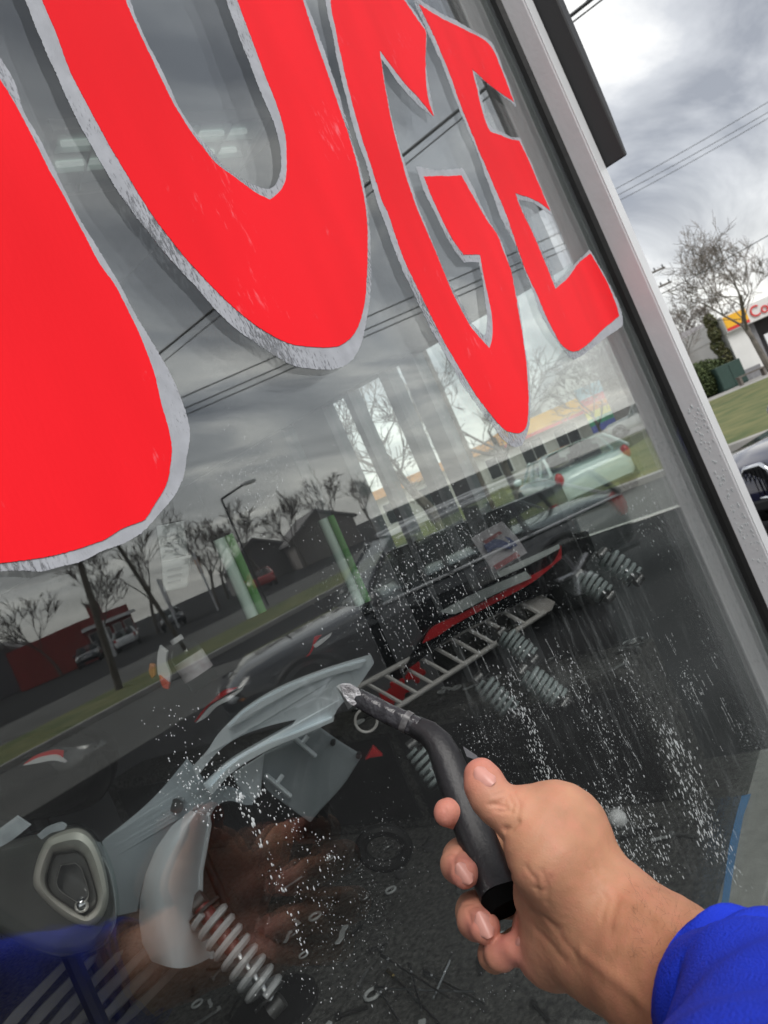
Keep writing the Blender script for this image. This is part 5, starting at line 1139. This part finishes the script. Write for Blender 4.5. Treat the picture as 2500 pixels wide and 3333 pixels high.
# ================================================================== WATER AND FOAM ON THE GLASS
def drops():
    mb = MB(); g_ = np.random.default_rng(5); n_tot = 0
    upx = np.array([-math.sin(ROLL), -math.cos(ROLL)]); rtx = np.array([math.cos(ROLL), -math.sin(ROLL)])
    def one(sx, sy, w, l):
        w *= .46; l *= .58; p = G(sx, sy, -0.00005); k = (p - EYE).length / FPX
        rw, rl = w * k * .5, l * k * .5
        top = p + Vector((0, -min(rw*.75, .0016), 0)); ring = [p + Vector((math.cos(a)*rw*1.15, 0, math.sin(a)*rl)) for a in [math.pi*j/3.5 for j in range(7)]]
        mid = [p + Vector((math.cos(a)*rw*.75, -min(rw*.55, .0012), math.sin(a)*rl*.7)) for a in [math.pi*j/3.5 for j in range(7)]]
        mb.add(ring + mid + [top], [(j, (j+1) % 7, 7+(j+1) % 7, 7+j) for j in range(7)] + [(7+j, 7+(j+1) % 7, 14) for j in range(7)])
    def cluster(cx, cy, sx, sy, n, w0, w1, el=1.0, rot=ROLL):
        for _ in range(n):
            a, b2 = g_.normal(0, sx), g_.normal(0, sy); q = np.array([cx, cy]) + rtx*a - upx*b2
            w = w0 + (w1 - w0) * g_.random()**3; one(q[0], q[1], w, w*el*g_.uniform(.9, 1.6))
    def streak(p0, p1, n, jit, w0, w1, el=1.8):
        p0, p1 = np.array(p0, float), np.array(p1, float)
        for _ in range(n):
            t2 = g_.random(); q = p0 + (p1-p0)*t2 + g_.normal(0, jit, 2); w = w0 + (w1-w0)*g_.random()**2.5; one(q[0], q[1], w, w*el*g_.uniform(.7, 1.7))
    cluster(1400,1850,150,150,620,3,9,1.3); cluster(1250,1950,110,90,320,3,9,1.4); cluster(1560,1720,90,70,160,3,8,1.3); cluster(1650,2000,110,40,260,2.5,5,1.1)
    cluster(1330,1700,160,60,160,2.5,6); cluster(860,1530,110,70,90,3,6); cluster(780,1620,90,90,110,3,6); cluster(1480,1350,70,25,60,3,6)
    streak((560,2420),(700,2640),70,30,5,14,1.1); streak((700,2480),(900,2620),80,28,5,15,1.2); streak((760,2560),(860,2760),40,10,6,20,1.5); streak((860,2600),(1120,2850),90,26,4,12,1.2)
    streak((870,2760),(1000,3120),50,14,4,13,1.4); streak((1000,2830),(1110,3060),30,40,4,11,1.2); cluster(650,2560,60,60,90,4,13); cluster(580,2340,50,30,30,5,10)
    cluster(1120,3000,80,170,130,3,8,1.3); cluster(1010,3200,110,60,70,3,9); cluster(1200,2920,30,60,70,2,4.5,1.4); cluster(1290,2800,60,110,110,2,4.5,1.5)
    streak((1640,2190),(1800,2560),260,16,3,9,2.2); streak((1830,2120),(2010,2480),200,20,2.5,7,2.0); streak((2020,2130),(2180,2420),90,16,3,7,2.0); streak((2225,2160),(2260,2300),70,14,2.5,6,2.2)
    streak((2170,2380),(2330,2780),330,24,3,10,2.6); streak((2020,2560),(2150,2860),260,45,3,9,2.0); streak((2230,2480),(2420,2900),120,12,2,4.5,4.0); streak((1980,2700),(2120,2960),110,16,3,8,2.6)
    cluster(1990,2640,60,70,200,3,8,1.7); cluster(1700,2330,130,30,260,2,4.5,1.3); cluster(1640,2470,60,70,160,2,4.5,1.3); cluster(1560,2400,30,60,60,3,8,1.3); cluster(2080,2300,80,60,180,2,5,1.6); cluster(2440,2380,25,40,70,2,4,2.0)
    streak((1840,1640),(1980,1880),60,26,2.5,5,2.0); cluster(2090,1700,20,60,50,2,5,2.4); streak((2100,1560),(2330,2150),60,14,2,5,2.6)
    cluster(1880,1400,40,60,50,2,4,2.0); cluster(1600,3230,60,30,40,3,7); cluster(1900,2450,120,120,180,2,4,1.5)
    for _ in range(150):                             # hair-thin runs where the water slid down
        cx, cy = (g_.uniform(1620, 2400), g_.uniform(2050, 2800)) if g_.random() < .65 else (g_.uniform(1150, 1700), g_.uniform(1600, 2150))
        q = np.array([cx, cy]); l_ = g_.uniform(25, 110)
        for k in range(int(l_ / 7)):
            if g_.random() < .7: one(q[0], q[1], g_.uniform(2, 4.2), g_.uniform(7, 17))
            q = q - upx*7 + rtx*g_.normal(.35, .5)
    cluster(1900,2300,260,240,700,1.6,3.4,1.3); cluster(1400,1850,230,200,420,1.6,3.2,1.2); cluster(1150,2950,160,200,200,1.6,3.4,1.2)
    return mb
def dropmat():
    m = mat('soapy_water', (0.74,0.78,0.79), 0.10, var=0.05, vscale=300, spec=0.8, alpha=0.58)
    return m
o = drops().build('water_drops', dropmat(), smooth=True, recalc=False); tag(o, 'white soapy water drops and runs left on the window glass', 'water drops', kind='stuff')
fm = D.materials.new('soap_film'); fm.use_nodes = True; t = fm.node_tree; b = t.nodes['Principled BSDF']; MATS['soap_film'] = fm
b.inputs['Base Color'].default_value = (0.62, 0.66, 0.66, 1); b.inputs['Roughness'].default_value = 0.6; b.inputs['Specular IOR Level'].default_value = 0.1
tcn = N(t, 'ShaderNodeTexCoord'); mpn = N(t, 'ShaderNodeMapping'); mpn.inputs['Scale'].default_value = (95, 1, 13); mpn.inputs['Rotation'].default_value = (0, R(-6), 0)
n_a = N(t, 'ShaderNodeTexNoise'); n_a.inputs['Scale'].default_value = 1.0; n_a.inputs['Detail'].default_value = 8; n_a.inputs['Roughness'].default_value = 0.7
n_b = N(t, 'ShaderNodeTexNoise'); n_b.inputs['Scale'].default_value = 7; n_b.inputs['Detail'].default_value = 3
L(t, tcn.outputs['Object'], mpn.inputs[0]); L(t, mpn.outputs[0], n_a.inputs['Vector']); L(t, tcn.outputs['Object'], n_b.inputs['Vector'])
ma = N(t, 'ShaderNodeMapRange'); ma.inputs[1].default_value = 0.50; ma.inputs[2].default_value = 0.80; ma.inputs[4].default_value = 0.09
mbn = N(t, 'ShaderNodeMapRange'); mbn.inputs[1].default_value = 0.42; mbn.inputs[2].default_value = 0.62
L(t, n_a.outputs['Fac'], ma.inputs[0]); L(t, n_b.outputs['Fac'], mbn.inputs[0])
mm = N(t, 'ShaderNodeMath', operation='MULTIPLY'); L(t, ma.outputs[0], mm.inputs[0]); L(t, mbn.outputs[0], mm.inputs[1])
L(t, mm.outputs[0], b.inputs['Alpha'])
fo_ = catmull([(1500,2060),(1700,1760),(1980,1660),(2160,1900),(2330,2250),(2440,2600),(2380,2900),(2150,2950),(1900,2750),(1720,2560),(1560,2380)], 20)
tag(MB().sheet([G(p[0], p[1], -0.00006) for p in fo_], (0, -0.00005, 0)).build('soap_film', fm, recalc=False), 'thin streaky film of drying soap on the lower glass', 'soap film', kind='stuff')
# dirty soap spatter on the frame
mb = MB(); g_ = np.random.default_rng(9)
for i in range(150):
    z = 1.5 - abs(g_.normal(0, .28)) - .05; y = -0.026 - g_.random()*.026; r_ = g_.uniform(.0006, .0022)
    mb.ball((JX - 0.0002, y, z), r_, 6, 4, (.35, 1, 1.8))
tag(mb.build('frame_spatter', dropmat(), recalc=False), 'white soap spatter dried on the grey window frame', 'spatter', kind='stuff')
